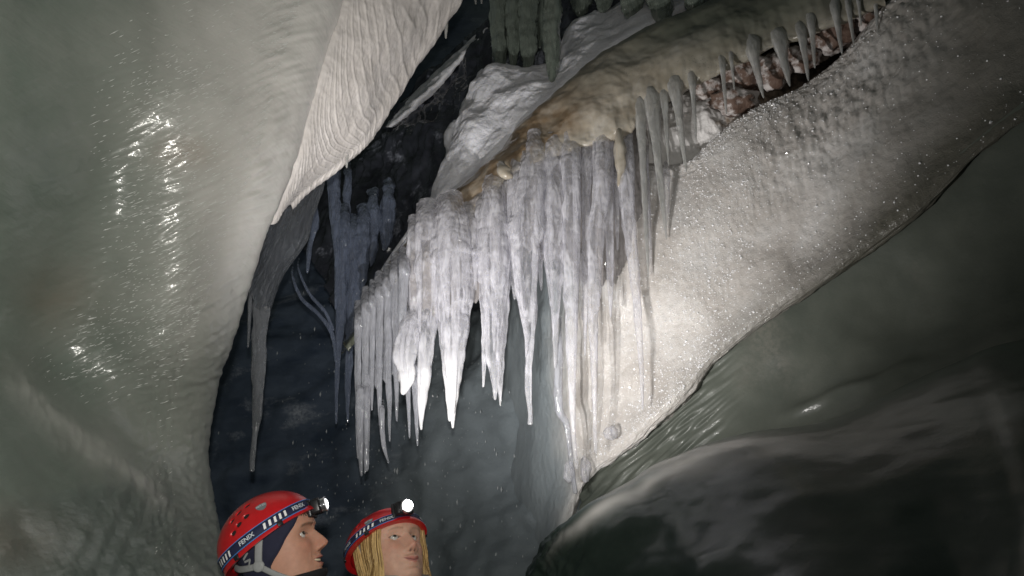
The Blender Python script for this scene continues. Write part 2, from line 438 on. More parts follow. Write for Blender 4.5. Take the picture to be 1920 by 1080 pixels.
def build_tongue():
    A = [(700, -300, 2.12), (640, -120, 2.16), (590, 60, 2.2), (545, 200, 2.27), (515, 300, 2.34), (490, 372, 2.40), (470, 420, 2.45)]
    B = [(760, -300, 2.14), (690, -120, 2.18), (640, 55, 2.22), (590, 200, 2.29), (562, 300, 2.37), (530, 380, 2.44), (512, 420, 2.48)]
    C = [(900, -280, 2.35), (790, -90, 2.38), (705, 90, 2.40), (640, 225, 2.46), (598, 300, 2.52), (552, 365, 2.56), (525, 405, 2.58)]
    D = [(1010, -270, 2.75), (880, -60, 2.74), (768, 110, 2.72), (694, 236, 2.70), (650, 287, 2.70), (585, 345, 2.70), (545, 385, 2.70)]
    E = [(1040, -262, 3.0), (898, -48, 2.95), (784, 120, 2.90), (705, 246, 2.86), (655, 296, 2.84), (590, 352, 2.82), (548, 392, 2.80)]
    F = [(1000, -290, 3.4), (860, -90, 3.4), (740, 80, 3.4), (670, 190, 3.3), (620, 240, 3.3), (565, 300, 3.2), (530, 360, 3.1)]
    G = loft([A, B, C, D, E, F], 440, 280)
    PX, PY, Y = G[..., 0], G[..., 1], G[..., 2]
    P = W(PX, PY, Y); N = normals(P)
    if (N * (np.array([0, 0, CAMZ]) - P)).sum(-1).mean() < 0: N = -N
    nv, nu = PX.shape
    v = np.linspace(0, 5, nv)[:, None] + 0 * PX; u = np.linspace(0, 6, nu)[None] + 0 * PX
    # ribs: level lines run along the crease, then bend away across the tongue
    k = u * 5.2 + 5.5 * np.exp(-((v - 1) / .75) ** 1) * 1.0 - 1.4 * v + .55 * perlin(stack(v * 1.3, u * 1.3, 0 * u)) + .07 * perlin(stack(v * 5, u * 5, 0 * u))
    fr = k - np.floor(k)
    rib = np.exp(-(np.minimum(fr, 1 - fr) / .11) ** 2)
    amp = .0030 * (.35 + .65 * sst(-.2, .5, perlin(stack(v * 2, u * 3, 0 * u + 4)) + .35)) * sst(.9, 1.3, v)
    disp = amp * rib + .010 * fbm(P * 5, 3) + .0015 * perlin(P * 60)
    P = P + N * disp[..., None]
    sheet('ice_tongue', P, M['tongue'], kind='structure', label='pale ribbed tongue of ice overhanging the dark gap beside the left wall')
build_tongue()

# ---- back wall of the hollow
def build_back():
    f = tps([(200, -200, 6.5), (700, -200, 7), (1300, -200, 7), (200, 300, 6), (600, 300, 5.6), (750, 350, 5.2), (1000, 300, 5.0), (1300, 300, 5.0),
             (200, 700, 5.4), (450, 700, 4.9), (650, 640, 4.7), (850, 640, 4.45), (960, 650, 3.95), (1030, 650, 3.62), (1250, 650, 3.6),
             (450, 900, 4.7), (650, 900, 4.4), (850, 850, 4.0), (960, 900, 3.72), (1040, 900, 3.48), (1250, 900, 3.4),
             (200, 1250, 5.0), (600, 1250, 4.2), (900, 1250, 3.6), (1300, 1250, 3.2)])
    PX, PY = np.meshgrid(np.linspace(150, 1300, 260), np.linspace(-320, 1350, 300))
    P = W(PX, PY, f(PX, PY)); N = normals(P)
    if (N * (np.array([0, 0, CAMZ]) - P)).sum(-1).mean() < 0: N = -N
    disp = .10 * fbm(P * 1.1, 4) + .02 * fbm(P * stack(4.0, 4.0, 9.0).reshape(1, 1, 3), 3)
    sheet('cave_back_wall', P + N * disp[..., None], M['back'], dict(pale=.8 * sst(620, 860, PX + 60 * perlin(P * 2) + .25 * (PY - 800))), kind='structure', label='dark blue grey ice wall behind the icicles')  # paler to the right: headlamp light painted into the wall colour
    P = P + N * (disp + .002)[..., None]; w = np.exp(-((PX - 760) / 210) ** 2) * np.exp(-((PY - 800) / 260) ** 2); idx = RNG.choice(P.shape[0] * P.shape[1], 900, p=(w / w.sum()).ravel())
    C = P.reshape(-1, 3)[idx]; C = C + RNG.normal(size=C.shape) * .012; s = RNG.gamma(2.0, .0008, len(C)) + .0006
    base = np.array([[1, 0, 0], [-1, 0, 0], [0, 1, 0], [0, -1, 0], [0, 0, 2.6], [0, 0, -2.6]]); fc = np.array([[0, 2, 4], [2, 1, 4], [1, 3, 4], [3, 0, 4], [2, 0, 5], [1, 2, 5], [3, 1, 5], [0, 3, 5]])
    an = RNG.uniform(0, 3, len(C)); rot = np.stack([np.stack([np.cos(an), -np.sin(an), 0 * an], -1), np.stack([np.sin(an), np.cos(an), 0 * an], -1), np.stack([0 * an, 0 * an, 0 * an + 1], -1)], 1)
    v = np.einsum('nij,kj->nki', rot, base) * s[:, None, None] + C[:, None]
    me = raw_mesh('water_beads', v, None, fc[None] + (np.arange(len(C)) * 6)[:, None, None], smooth=False)
    n2 = NT('water_bead'); n2.set(Base_Color=(.55, .58, .6, 1), Roughness=.1, Coat_Weight=1.0, Coat_Roughness=.05); me.materials.append(n2.m)
    tag(link('water_beads', me), 'small frozen beads glinting on the dark wall behind the people', 'ice beads', kind='stuff')
build_back()

# ---- dark ridge in the gap, with a streak of snow on its crest
def build_ridge():
    T0 = [(560, 420, 4.9), (640, 330, 4.75), (700, 262, 4.7), (735, 228, 4.6), (830, 130, 4.5), (905, 60, 4.4), (950, 10, 4.4), (1010, -80, 4.4), (1100, -200, 4.4)]
    T1 = [(x + 4, y + 10, z - .28) for x, y, z in T0]
    T2 = [(x + 30, y + 70, z - .55) for x, y, z in T0]
    T3 = [(x + 75, y + 170, z - .75) for x, y, z in T0]
    T4 = [(x + 120, y + 330, z - .75) for x, y, z in T0]
    Tb = [(x - 10, y + 60, z + 1.0) for x, y, z in T0]
    G = loft([Tb, T0, T1, T2, T3, T4], 300, 240)
    P = W(G[..., 0], G[..., 1], G[..., 2]); N = normals(P)
    if (N * (np.array([0, 0, CAMZ]) - P)).sum(-1).mean() < 0: N = -N
    sheet('dark_ice_ridge', P + N * (.05 * fbm(P * 3, 5) + .03 * ridged(P * stack(9., 9., 2.5).reshape(1, 1, 3), 2))[..., None], M['ridge'], kind='structure',
          label='dark ice ridge rising behind the snow slope')
    S0 = [(718, 236, 4.42), (745, 205, 4.4), (790, 162, 4.3), (850, 105, 4.2), (900, 62, 4.15), (918, 45, 4.12)]
    S1 = [(728, 238, 4.30), (757, 212, 4.2), (806, 166, 4.1), (862, 108, 4.05), (906, 64, 4.05), (920, 46, 4.08)]
    S2 = [(741, 236, 4.30), (769, 214, 4.22), (822, 164, 4.12), (872, 108, 4.06), (910, 65, 4.06), (921, 47, 4.09)]
    G = loft([S0, S1, S2], 120, 24)
    P = W(G[..., 0], G[..., 1], G[..., 2])
    P = P + .015 * fbm(P * 12, 3)[..., None]
    o = sheet('snow_streak', P, M['snow'], kind='structure', label='narrow streak of old snow on the dark ridge crest')
    md = o.modifiers.new('thick', 'SOLIDIFY'); md.thickness = .006
build_ridge()

# ---- snow slope on top of the shelf
def build_snow():
    Lf = [(668, 604, 3.75), (712, 512, 3.8), (779, 414, 3.85), (808, 372, 3.92), (826, 310, 3.95), (850, 250, 3.95), (880, 178, 3.95), (915, 130, 3.95), (985, 128, 3.95), (1040, 110, 4.0), (1062, 55, 4.1), (1120, 20, 4.1), (1300, -60, 4.1)]
    Rt = [(680, 600, 3.3), (725, 510, 3.34), (795, 408, 3.34), (835, 372, 3.32), (880, 338, 3.3), (925, 297, 3.27), (950, 270, 3.25), (968, 240, 3.24), (1005, 205, 3.22), (1060, 155, 3.2), (1110, 112, 3.2), (1165, 68, 3.2), (1340, -30, 3.2)]
    Lf = [(x, y, z - .42) for x, y, z in Lf]
    mid = [tuple(a + (b - a) * .35 for a, b in zip(p, q)) for p, q in zip(Lf, Rt)]
    mid = [(x, y, z - .05) for x, y, z in mid]
    m2 = [tuple(a + (b - a) * .72 for a, b in zip(p, q)) for p, q in zip(Lf, Rt)]
    Lb = [(x + 12, y + 40, z + .25) for x, y, z in Lf]
    Rb = [(x + 12, y + 14, z + .02) for x, y, z in Rt]
    G = loft([Lb, Lf, mid, m2, Rt, Rb], 380, 240)
    P = W(G[..., 0], G[..., 1], G[..., 2]); N = normals(P)
    if (N * (np.array([0, 0, CAMZ]) - P)).sum(-1).mean() < 0: N = -N
    v = np.linspace(0, 5, 240)[:, None]
    d = (.036 * fbm(P * 4.2, 5, .42) + .010 * ridged(P * 7 * np.array([1, 1, .6]), 2)) * (1 - sst(3, 4, v)) * sst(1.5, 5, np.linspace(0, 12, 380)[None])
    sheet('snow_slope', P + N * d[..., None], M['snow'], kind='structure', label='slope of packed snow above the tan ice lip')
build_snow()

# ---- tan lip of silty ice that carries the icicles
BT = [(640, 640, 3.42), (672, 596, 3.36), (700, 545, 3.34), (735, 492, 3.33), (800, 402, 3.3), (870, 343, 3.26), (940, 281, 3.22), (965, 241, 3.2), (1000, 205, 3.18), (1100, 116, 3.14), (1200, 58, 3.08), (1330, 5, 3.0), (1450, -50, 2.9), (1640, -130, 2.75)]
BB = [(655, 660, 3.30), (690, 612, 3.22), (722, 566, 3.17), (765, 505, 3.13), (850, 440, 3.10), (920, 378, 3.07), (965, 325, 3.05), (1060, 285, 3.02), (1150, 262, 3.0), (1205, 226, 2.98), (1290, 172, 2.94), (1400, 112, 2.86), (1500, 72, 2.78), (1660, 8, 2.62)]
def build_band():
    mid1 = [tuple(a + (b - a) * .33 for a, b in zip(p, q)) for p, q in zip(BT, BB)]
    mid1 = [(x, y, z - .085) for x, y, z in mid1]
    mid2 = [tuple(a + (b - a) * .7 for a, b in zip(p, q)) for p, q in zip(BT, BB)]
    mid2 = [(x, y, z - .06) for x, y, z in mid2]
    Tb = [(x + 6, y + 30, z + .35) for x, y, z in BT]
    Bb = [(x - 2, y - 6, z + .16) for x, y, z in BB]
    Bc = [(x - 4, y - 14, z + .7) for x, y, z in BB]
    G = loft([Tb, BT, mid1, mid2, BB, Bb, Bc], 520, 180)
    P = W(G[..., 0], G[..., 1], G[..., 2]); N = normals(P)
    if (N * (np.array([0, 0, CAMZ]) - P)).sum(-1).mean() < 0: N = -N
    u = np.linspace(0, 13, 520)[None]; v = np.linspace(0, 6, 180)[:, None]
    d = .030 * fbm(P * 3.6, 4, .42) + .008 * fbm(P * np.array([22, 22, 5]), 3) * sst(1.8, 3.2, v) + .0015 * perlin(P * 45)
    P = P + N * d[..., None]
    brown = np.clip(1.25 * (1 - sst(.9, 2.0, np.abs(v - 1.2))) * sst(2.5, 4, u) * (1 - sst(7.6, 9.2, u)) + .5 * gauss(v - 2, 1) * gauss(u - 6.5, 1.3), 0, 1)
    green = np.clip(sst(9.0, 11.5, u + 0 * v) * (1 - .5 * sst(2.6, 3.6, v)) * .9 + 1.0 * (1 - sst(2.0, 3.4, u)) + .5 * sst(8, 9, u) * (1 - sst(1.5, 2.6, v)), 0, 1)
    sheet('silty_ice_lip', P, M['band'], dict(brown=brown, green=green), kind='structure', label='tan rounded lip of silty ice the icicles hang from')
    return P
BANDP = build_band()[60:150].reshape(-1, 3)
_q = BANDP - np.array([0, 0, CAMZ]); _d = _q[:, 1] * cp + _q[:, 2] * sp_
BANDX = 960 + FPX * _q[:, 0] / _d; BANDY = 540 - FPX * (_q[:, 2] * cp - _q[:, 1] * sp_) / _d
def lip_depth(px, py, default):
    """where the lip's surface is, so that an icicle's root grows out of it"""
    near = np.hypot(BANDX - px, BANDY - py) < 9
    return BANDP[near, 1].min() if near.any() else default

# ---- frosted wall on the right
FT = [(900, 320, 4.3), (960, 322, 3.8), (1030, 318, 3.42), (1110, 312, 3.24), (1200, 308, 3.12), (1290, 302, 3.04), (1345, 260, 2.98), (1420, 206, 2.92), (1480, 172, 2.87), (1570, 112, 2.78), (1645, 42, 2.68), (1740, -60, 2.55), (1950, -240, 2.3), (2300, -420, 2.0), (2900, -640, 1.6)]
FB = [(955, 1260, 3.9), (1000, 1160, 3.6), (1042, 1050, 3.38), (1078, 950, 3.27), (1110, 898, 3.2), (1165, 856, 3.1), (1230, 800, 3.0), (1290, 740, 2.92), (1340, 684, 2.86), (1450, 594, 2.72), (1560, 520, 2.58), (1700, 425, 2.4), (1920, 235, 2.12), (2300, 10, 1.8), (2900, -330, 1.40)]
def build_frost():
    def lerp(t, dz): return [tuple(a + (b - a) * t for a, b in zip(p, q))[:2] + (p[2] + (q[2] - p[2]) * t + dz,) for p, q in zip(FT, FB)]
    Tb = [(x, y + 25, z + .45) for x, y, z in FT]; Tm = [(x, y - 1, z + .05) for x, y, z in FT]
    Bm = [(x + 2, y + 3, z + .10) for x, y, z in FB]; Bb = [(x - 6, y - 18, z + .6) for x, y, z in FB]
    G = loft([Tb, Tm, lerp(.05, -.03), lerp(.3, -.07), lerp(.55, -.05), lerp(.8, -.02), lerp(.95, -.02), Bm, Bb], 600, 440)
    P = W(G[..., 0], G[..., 1], G[..., 2]); N = normals(P)
    if (N * (np.array([0, 0, CAMZ]) - P)).sum(-1).mean() < 0: N = -N
    PX, PY = G[..., 0], G[..., 1]
    v = np.linspace(0, 8, 440)[:, None]; u = np.linspace(0, 14, 600)[None]
    gran = sst(1.2, 2, v) * (1 - .6 * sst(6, 7, v))
    drip = gauss(v - 2.6, 1.1) * sst(6.5, 9, u) * (1 - .7 * sst(11, 12.5, u))
    d = .030 * fbm(P * 2.4, 3, .38) + .0045 * gran * fbm(P * np.array([44, 44, 30]), 3) * .5 + .010 * drip * fbm(P * np.array([30, 30, 9]), 3)
    d += .012 * sst(6, 6.8, v) * fbm(stack(u * 2.2 + v * 2, v * 7, 0 * u), 3)
    d += .006 * gauss(v - 1.5, .5) * fbm(P * 40, 2)
    P = P + N * d[..., None]
    dark = np.clip(sst(9.0, 12.2, u + .35 * fbm(P * 2, 3) + 0 * v) * .88 + .55 * sst(6.9, 7.3, v) + .75 * sst(4.3, 7.0, v + .6 * fbm(P * 2.5, 3)) * sst(5.0, 8.0, u), 0, 1)  # lamp falloff painted dark to the right, plus a brownish lower edge
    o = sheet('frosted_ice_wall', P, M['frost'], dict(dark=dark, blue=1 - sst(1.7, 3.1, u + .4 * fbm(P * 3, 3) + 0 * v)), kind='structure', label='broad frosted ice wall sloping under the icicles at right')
    return P, N, u + 0 * v, v + 0 * u
FP, FN, FU, FV = build_frost()

# ---- recess behind the frosty crack
def build_recess():
    A = [(1150, 180, 3.5), (1300, 120, 3.4), (1450, 50, 3.3), (1600, -10, 3.15), (1800, -140, 3.0)]
    B = [(1180, 250, 3.22), (1300, 215, 3.14), (1420, 150, 3.08), (1560, 75, 2.98), (1760, -80, 2.8)]
    C = [(1190, 350, 3.3), (1310, 330, 3.2), (1440, 240, 3.15), (1580, 150, 3.05), (1790, -20, 2.9)]
    G = loft([A, B, C], 220, 90)
    P = W(G[..., 0], G[..., 1], G[..., 2]); N = normals(P)
    P = P + (.03 * fbm(P * 9, 4))[..., None] * np.array([0, -1, 0])
    n = NT('frosty_recess'); u = n.attr('snowy')
    f = n.math('ADD', u, n.math('SUBTRACT', n.noise(12, 5, .65), .5))
    n.set(Base_Color=n.ramp(f, (.25, (.06, .045, .035)), (.5, (.40, .31, .24)), (.65, (.80, .78, .77))), Roughness=.8)
    n.bump((n.noise(60, 5), .8, .008))
    uu = np.linspace(0, 4, 220)[None] + np.zeros((90, 1))
    sheet('frosty_recess', P, n.m, dict(snowy=1.05 - .30 * uu), kind='structure', label='frost filled recess in the crack above the frosted wall')
build_recess()

# ---- dark slab under the frosted wall
def build_slab():
    f = tps([(1000, 1000, 3.5), (1100, 930, 3.24), (1180, 860, 3.11), (1280, 770, 2.97), (1350, 690, 2.88), (1460, 605, 2.73), (1700, 435, 2.42), (1920, 250, 2.14), (2300, 20, 1.82),
             (1300, 860, 2.98), (1420, 800, 2.8), (1550, 760, 2.62), (1700, 600, 2.48), (1920, 450, 2.22), (2300, 300, 1.9), (1100, 1050, 3.2), (1300, 950, 2.75),
             (1620, 735, 2.46), (1920, 650, 2.02), (2300, 560, 1.7), (1700, 900, 2.2), (2300, 900, 1.5), (3400, -600, 1.3), (3400, 200, 1.2), (3400, 640, 1.1)])
    u = np.linspace(0, 1, 420)[None]; v = np.linspace(0, 1, 190)[:, None]
    PX = 1085 + u * 2200 + 0 * v
    top = fcurve([(980, 960), (1100, 870), (1230, 770), (1340, 650), (1560, 480), (1920, 190), (2300, -40), (3400, -600)])(PX)
    bot = fcurve([(980, 1150), (1200, 1000), (1400, 930), (1700, 850), (2300, 760), (3400, 640)])(PX)
    PY = top + (bot - top) * v
    P = W(PX, PY, f(PX, PY)); N = normals(P)
    if (N * (np.array([0, 0, CAMZ]) - P)).sum(-1).mean() < 0: N = -N
    ln = gauss((PY - 745) + (PX - 1560) * .36 + 8 * perlin(stack(PX / 70, PY / 70, 0 * PX)), 14) * sst(1440, 1520, PX) * (1 - sst(1640, 1800, PX))
    w = (1 - sst(1240, 1420, PX))
    a = R(-40); q = PX * math.cos(a) + PY * math.sin(a); r = -PX * math.sin(a) + PY * math.cos(a)
    d = .012 * fbm(P * 3, 3) + .02 * ln + w * .016 * perlin(stack(q / 60, r / 9, 0 * q))
    sheet('dark_ice_slab', P + N * d[..., None], M['slab'], kind='structure', label='smooth dark green ice slab under the frosted wall')
build_slab()

# ---- wet foreground boulder of dark ice
def build_boulder():
    C = [(900, 1250, 2.85), (960, 1140, 2.78), (1000, 1066, 2.72), (1032, 1002, 2.66), (1100, 946, 2.56), (1180, 906, 2.46), (1250, 864, 2.38), (1400, 816, 2.2), (1560, 786, 2.05), (1700, 722, 1.95), (1800, 686, 1.88), (1920, 648, 1.8), (2350, 560, 1.55), (3200, 430, 1.2)]
    drop = [(20, 60, -.04), (20, 60, -.05), (14, 50, -.06), (16, 42, -.08), (22, 40, -.14), (30, 40, -.2), (34, 46, -.25), (40, 60, -.3), (40, 70, -.3), (40, 90, -.3), (40, 90, -.3), (40, 90, -.3), (40, 90, -.3), (40, 90, -.3)]
    C1 = [(x + a, y + b, z + c) for (x, y, z), (a, b, c) in zip(C, drop)]
    C2 = [(x + a * 2, y + b * 2.6, z + c * 1.7) for (x, y, z), (a, b, c) in zip(C, drop)]
    C3 = [(x + a * 2.5, y + b * 5.5, z + c * 2.3) for (x, y, z), (a, b, c) in zip(C, drop)]
    C4 = [(x + a * 3, y + b * 9 + 150, z + c * 2.6) for (x, y, z), (a, b, c) in zip(C, drop)]
    Cb = [(x - 6, y + 12, z + .25) for x, y, z in C]
    Cc = [(x - 6, y + 70, z + .7) for x, y, z in C]
    G = loft([Cc, Cb, C, C1, C2, C3, C4], 340, 220)
    P = W(G[..., 0], G[..., 1], G[..., 2]); N = normals(P)
    if (N * (np.array([0, 0, CAMZ]) - P)).sum(-1).mean() < 0: N = -N
    u = np.linspace(0, 13, 340)[None]; v = np.linspace(0, 6, 220)[:, None]
    d = .016 * fbm(P * np.array([2.0, 2.0, 3.2]), 3, .35) + .003 * fbm(P * np.array([9, 6, 20]), 2) * .4
    d += .014 * gauss(u - 2.4, .9) * fbm(P * 24, 2)
    pale = gauss(v - 2.5 - .2 * perlin(stack(u, v * 0, u * 0)), .30) * sst(2.2, 4.5, u) * (1 - sst(5.2, 8.0, u)) * np.clip(.8 + .6 * fbm(P * np.array([3, 3, 8]), 3), 0, 1)  # grazing headlamp highlight painted as a pale band along the top rim
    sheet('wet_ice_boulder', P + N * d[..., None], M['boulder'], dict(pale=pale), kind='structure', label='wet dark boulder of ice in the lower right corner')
build_boulder()

# ---- cave floor under the people
def build_floor():
    X, Y = np.meshgrid(np.linspace(-7, 7, 120), np.linspace(-4, 9, 120))
    P = stack(X, Y, 0 * X); P[..., 2] = .05 * fbm(P * 1.3, 4)
    sheet('ground', P, M['slab'], kind='structure', label='dark icy cave floor')
build_floor()

# ------------------------------------------------------------------ small ice things
def ice_tube(mb, path, seg=18, flat=.75, ring=.05, bumpy=.10, seed=0, fl=.06, root=True):
    """path: (px, py, Y, width px) from root to tip"""
    A = np.array(path, float)
    r0 = A[0].copy(); dy = min(34, .12 * (A[-1, 1] - A[0, 1]) + 8)
    if root: A = np.vstack([[r0[0], r0[1] - dy, max(min(lip_depth(r0[0], r0[1] - dy, r0[2] + .05) + .05, r0[2] + .14), r0[2] - .01), r0[3] * .8], A])
    L = np.linalg.norm(np.diff(W(A[:, 0], A[:, 1], A[:, 2]), axis=0), axis=1).sum()
    seg = seg if A[:, 3].max() > 14 else 10; n = int(np.clip(L / .0075, 10, 120))
    B = cr(A, np.linspace(0, len(A) - 1, n)); B[:, 3] = np.maximum(B[:, 3], 1.5)
    pts = W(B[:, 0], B[:, 1], B[:, 2]); r = .5 * B[:, 3] * mpp(B[:, 0], B[:, 1], B[:, 2])
    r[-1] *= .45; r[-2] *= .8
    s = np.concatenate([[0], np.cumsum(np.linalg.norm(np.diff(pts, axis=0), axis=1))])
    r = r * (1 + .5 * ring * perlin(stack(s / .011, 0 * s + seed, 0 * s)) + 1.1 * bumpy * perlin(stack(s / .07, 0 * s + seed * 3.3, 0 * s)))
    pts = pts + (.10 * r)[:, None] * stack(perlin(stack(s / .04, 0 * s + seed, 0 * s + 7)), 0 * s, 0 * s)
    th = np.linspace(0, 2 * np.pi, seg, endpoint=False)
    t = np.gradient(pts, axis=0); t /= np.linalg.norm(t, axis=1)[:, None]
    a = np.cross(t, [0, 1, .01]); a /= np.linalg.norm(a, axis=1)[:, None]; b = np.cross(a, t)
    ph = np.broadcast_to(th[None], (n, seg)); ss = np.broadcast_to(s[:, None], (n, seg))
    q = 1 + fl * np.sin(3 * ph + seed + 3 * ss) + .6 * fl * np.sin(7 * ph + 2 * seed - 5 * ss + 2 * perlin(stack(ss / .08, 0 * ss + seed, 0 * ss))) + bumpy * 1.5 * perlin(stack(np.cos(ph) * 1.5, np.sin(ph) * 1.5 + seed, ss / .09)) \
        + bumpy * .4 * perlin(stack(np.cos(ph) * 2.6, np.sin(ph) * 2.6 + seed, ss / .035)) + bumpy * .12 * perlin(stack(np.cos(ph) * 3, np.sin(ph) * 3 + seed, ss / .011))
    rr = r[:, None] * q
    P = pts[:, None] + rr[..., None] * (np.cos(ph)[..., None] * a[:, None] + flat * np.sin(ph)[..., None] * b[:, None])
    mb.grid(P, True); mb.cap(P[0][::-1]); mb.cap(P[-1])

def place(o):
    """move the object's origin to its highest point"""
    me = o.data; n = len(me.vertices); c = np.zeros(n * 3, np.float32); me.vertices.foreach_get('co', c); c = c.reshape(-1, 3)
    top = c[c[:, 2].argmax()].copy(); c -= top; me.vertices.foreach_set('co', c.ravel()); o.location = top.tolist(); me.update()
    return o

_seed = [0]
def icicle(label, m, paths, group=None, name='icicle', cat='icicle', **k):
    mb = MB()
    if not isinstance(paths[0], list): paths = [paths]
    paths = list(paths)
    if m in ('clear', 'dim') and name == 'icicle':        # thinner runs of ice fused to the sides of a thick one
        for p in list(paths):
            A = np.array(p, float); wm = A[:, 3].max()
            if wm < 18: continue
            for i in range(3 if wm > 30 else 1):
                t0, t1 = random.uniform(0, .15), random.uniform(.35, .85); side = random.uniform(-.46, .46)
                tt = np.linspace(t0, t1, 7) * (len(A) - 1); B = cr(A, tt); tl = np.linspace(0, 1, 7)
                B[:, 0] += side * B[:, 3]; B[:, 2] -= .0022 * wm / 8 * math.sqrt(max(0, 1 - 4 * side * side)) * 1.2
                B[:, 3] = np.maximum(wm * random.uniform(.16, .36) * (1 - tl ** 2 * .85), 2.5)
                paths.append([tuple(b) for b in B])
    for p in paths:
        _seed[0] += 1
        ice_tube(mb, p, seed=_seed[0] * 1.7, **k)
    o = mb.build(name, M[m])
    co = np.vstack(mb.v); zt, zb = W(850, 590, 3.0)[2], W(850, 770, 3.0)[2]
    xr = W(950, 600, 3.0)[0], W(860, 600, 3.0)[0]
    rime_glare = (1 - sst(zb, zt, co[:, 2] + .05 * perlin(co * 14))) * (.30 + .70 * (1 - sst(xr[1], xr[0], co[:, 0])))  # surface rime plus the lamps' hot spot, whitened into the lower left icicles
    add_attr(o.data, 'rime_glare', rime_glare * (m == 'clear')); place(o)
    return tag(o, label, cat, group)

def taper(x0, y0, x1, y1, w, Y, f=.8, tip=3):
    """straight tapering icicle"""
    out = []
    for t in (0, .12, .35, .6, .82, 1):
        out.append((x0 + (x1 - x0) * t, y0 + (y1 - y0) * t, Y, tip + (w - tip) * (1 - t) ** f * (1.12 if t == 0 else 1)))
    return out

CG = 'icicles of the bright hanging curtain'
# main curtain, from the left
icicle('blown-out white icicle under the lumpy flake, brightest in the curtain', 'clear',
       [[(800, 415, 3.06, 40), (806, 480, 3.04, 52), (804, 560, 3.03, 44), (800, 640, 3.02, 34), (795, 720, 3.02, 24), (790, 780, 3.02, 11), (790, 806, 3.02, 4)],
        [(775, 440, 3.06, 22), (776, 520, 3.05, 26), (780, 600, 3.04, 18), (784, 650, 3.03, 8)]], CG)
icicle('broad bright wedge-shaped icicle ending in one narrow tip, left of the open dark gap', 'clear',
       [[(845, 405, 3.04, 60), (846, 470, 3.02, 78), (850, 560, 3.01, 66), (850, 640, 3.0, 46), (850, 720, 3.0, 26), (849, 780, 3.0, 10), (849, 803, 3.0, 4)],
        [(818, 420, 3.05, 26), (824, 500, 3.03, 30), (830, 600, 3.02, 24), (838, 700, 3.01, 14), (844, 790, 3.0, 6)],
        [(880, 420, 3.05, 34), (884, 480, 3.04, 34), (876, 560, 3.03, 26), (866, 640, 3.02, 16), (858, 720, 3.01, 8)]], CG)
icicle('broad icicle ending in three ragged small tips', 'clear',
       [[(925, 370, 3.02, 44), (926, 440, 3.0, 58), (927, 520, 2.99, 54), (926, 600, 2.99, 40), (926, 670, 2.98, 32), (928, 715, 2.98, 16), (928, 750, 2.98, 4)],
        [(904, 400, 3.03, 22), (908, 500, 3.01, 24), (910, 600, 3.0, 18), (908, 670, 2.99, 10), (906, 726, 2.99, 4)],
        [(946, 400, 3.03, 24), (946, 500, 3.01, 24), (942, 600, 3.0, 20), (938, 680, 2.99, 16), (938, 730, 2.98, 8), (938, 760, 2.98, 3)]], CG, bumpy=.14)
icicle('short fang between the three-tipped icicle and the long wavy icicle', 'clear',
       [(958, 360, 3.04, 30), (960, 440, 3.03, 24), (962, 510, 3.02, 13), (965, 562, 3.02, 4)], CG)
icicle('long icicle with a swollen wavy upper part and thin waist, over the blue back wall', 'clear',
       [[(1003, 284, 3.02, 34), (1000, 340, 2.98, 48), (990, 410, 2.97, 58), (988, 480, 2.97, 52), (990, 560, 2.97, 36), (994, 620, 2.97, 20), (992, 660, 2.97, 13), (991, 730, 2.97, 12), (994, 770, 2.97, 8), (994, 797, 2.97, 9)],
        [(970, 330, 3.03, 30), (968, 400, 3.0, 34), (970, 480, 2.99, 22), (982, 580, 2.98, 10)]], CG, bumpy=.16)
icicle('medium pointed icicle directly right of the wavy long icicle', 'clear',
       [[(1040, 290, 3.02, 40), (1040, 370, 2.99, 44), (1040, 450, 2.98, 40), (1041, 530, 2.98, 26), (1041, 600, 2.98, 14), (1041, 692, 2.98, 4)],
        [(1022, 340, 3.03, 26), (1024, 430, 3.0, 24), (1030, 520, 2.99, 12), (1033, 575, 2.99, 4)]], CG, bumpy=.15)
icicle('bent thin glassy icicle that kinks down to the wet ice at the wall foot', 'dim',
       [(1051, 628, 3.0, 5), (1049, 670, 3.0, 14), (1046, 720, 3.0, 17), (1049, 768, 3.02, 15), (1062, 795, 3.04, 12), (1068, 840, 3.06, 9), (1074, 890, 3.1, 8), (1079, 926, 3.13, 9)], CG)
icicle('thick ringed icicle with stacked bulges, longest in the curtain', 'clear',
       [[(1070, 272, 3.02, 32), (1070, 310, 2.97, 36), (1071, 350, 2.96, 32), (1071, 420, 2.96, 35), (1071, 520, 2.96, 30), (1072, 620, 2.96, 22), (1073, 720, 2.97, 15), (1075, 810, 3.0, 9), (1082, 880, 3.06, 5)]], CG, ring=.12)
icicle('thin straight icicle between the two ringed columns', 'clear', taper(1100, 300, 1097, 668, 19, 3.0, .7), CG)
icicle('second ringed icicle with a flattened blocky root', 'clear',
       [[(1129, 258, 3.01, 30), (1129, 310, 2.96, 32), (1128, 370, 2.95, 31), (1118, 430, 2.95, 30), (1115, 520, 2.95, 26), (1112, 600, 2.96, 19), (1114, 680, 2.97, 13), (1115, 760, 2.99, 8), (1117, 850, 3.05, 6)],
        [(1142, 280, 3.01, 18), (1142, 400, 2.98, 16), (1144, 500, 2.98, 14), (1145, 595, 2.98, 4)]], CG, ring=.14)
icicle('pale slender icicle beside the tan root, hanging before the frosted wall', 'clear',
       [(1172, 255, 3.01, 28), (1174, 320, 2.97, 32), (1178, 400, 2.96, 28), (1188, 500, 2.96, 21), (1196, 600, 2.96, 14), (1203, 700, 2.97, 8), (1205, 768, 2.97, 4)], CG)
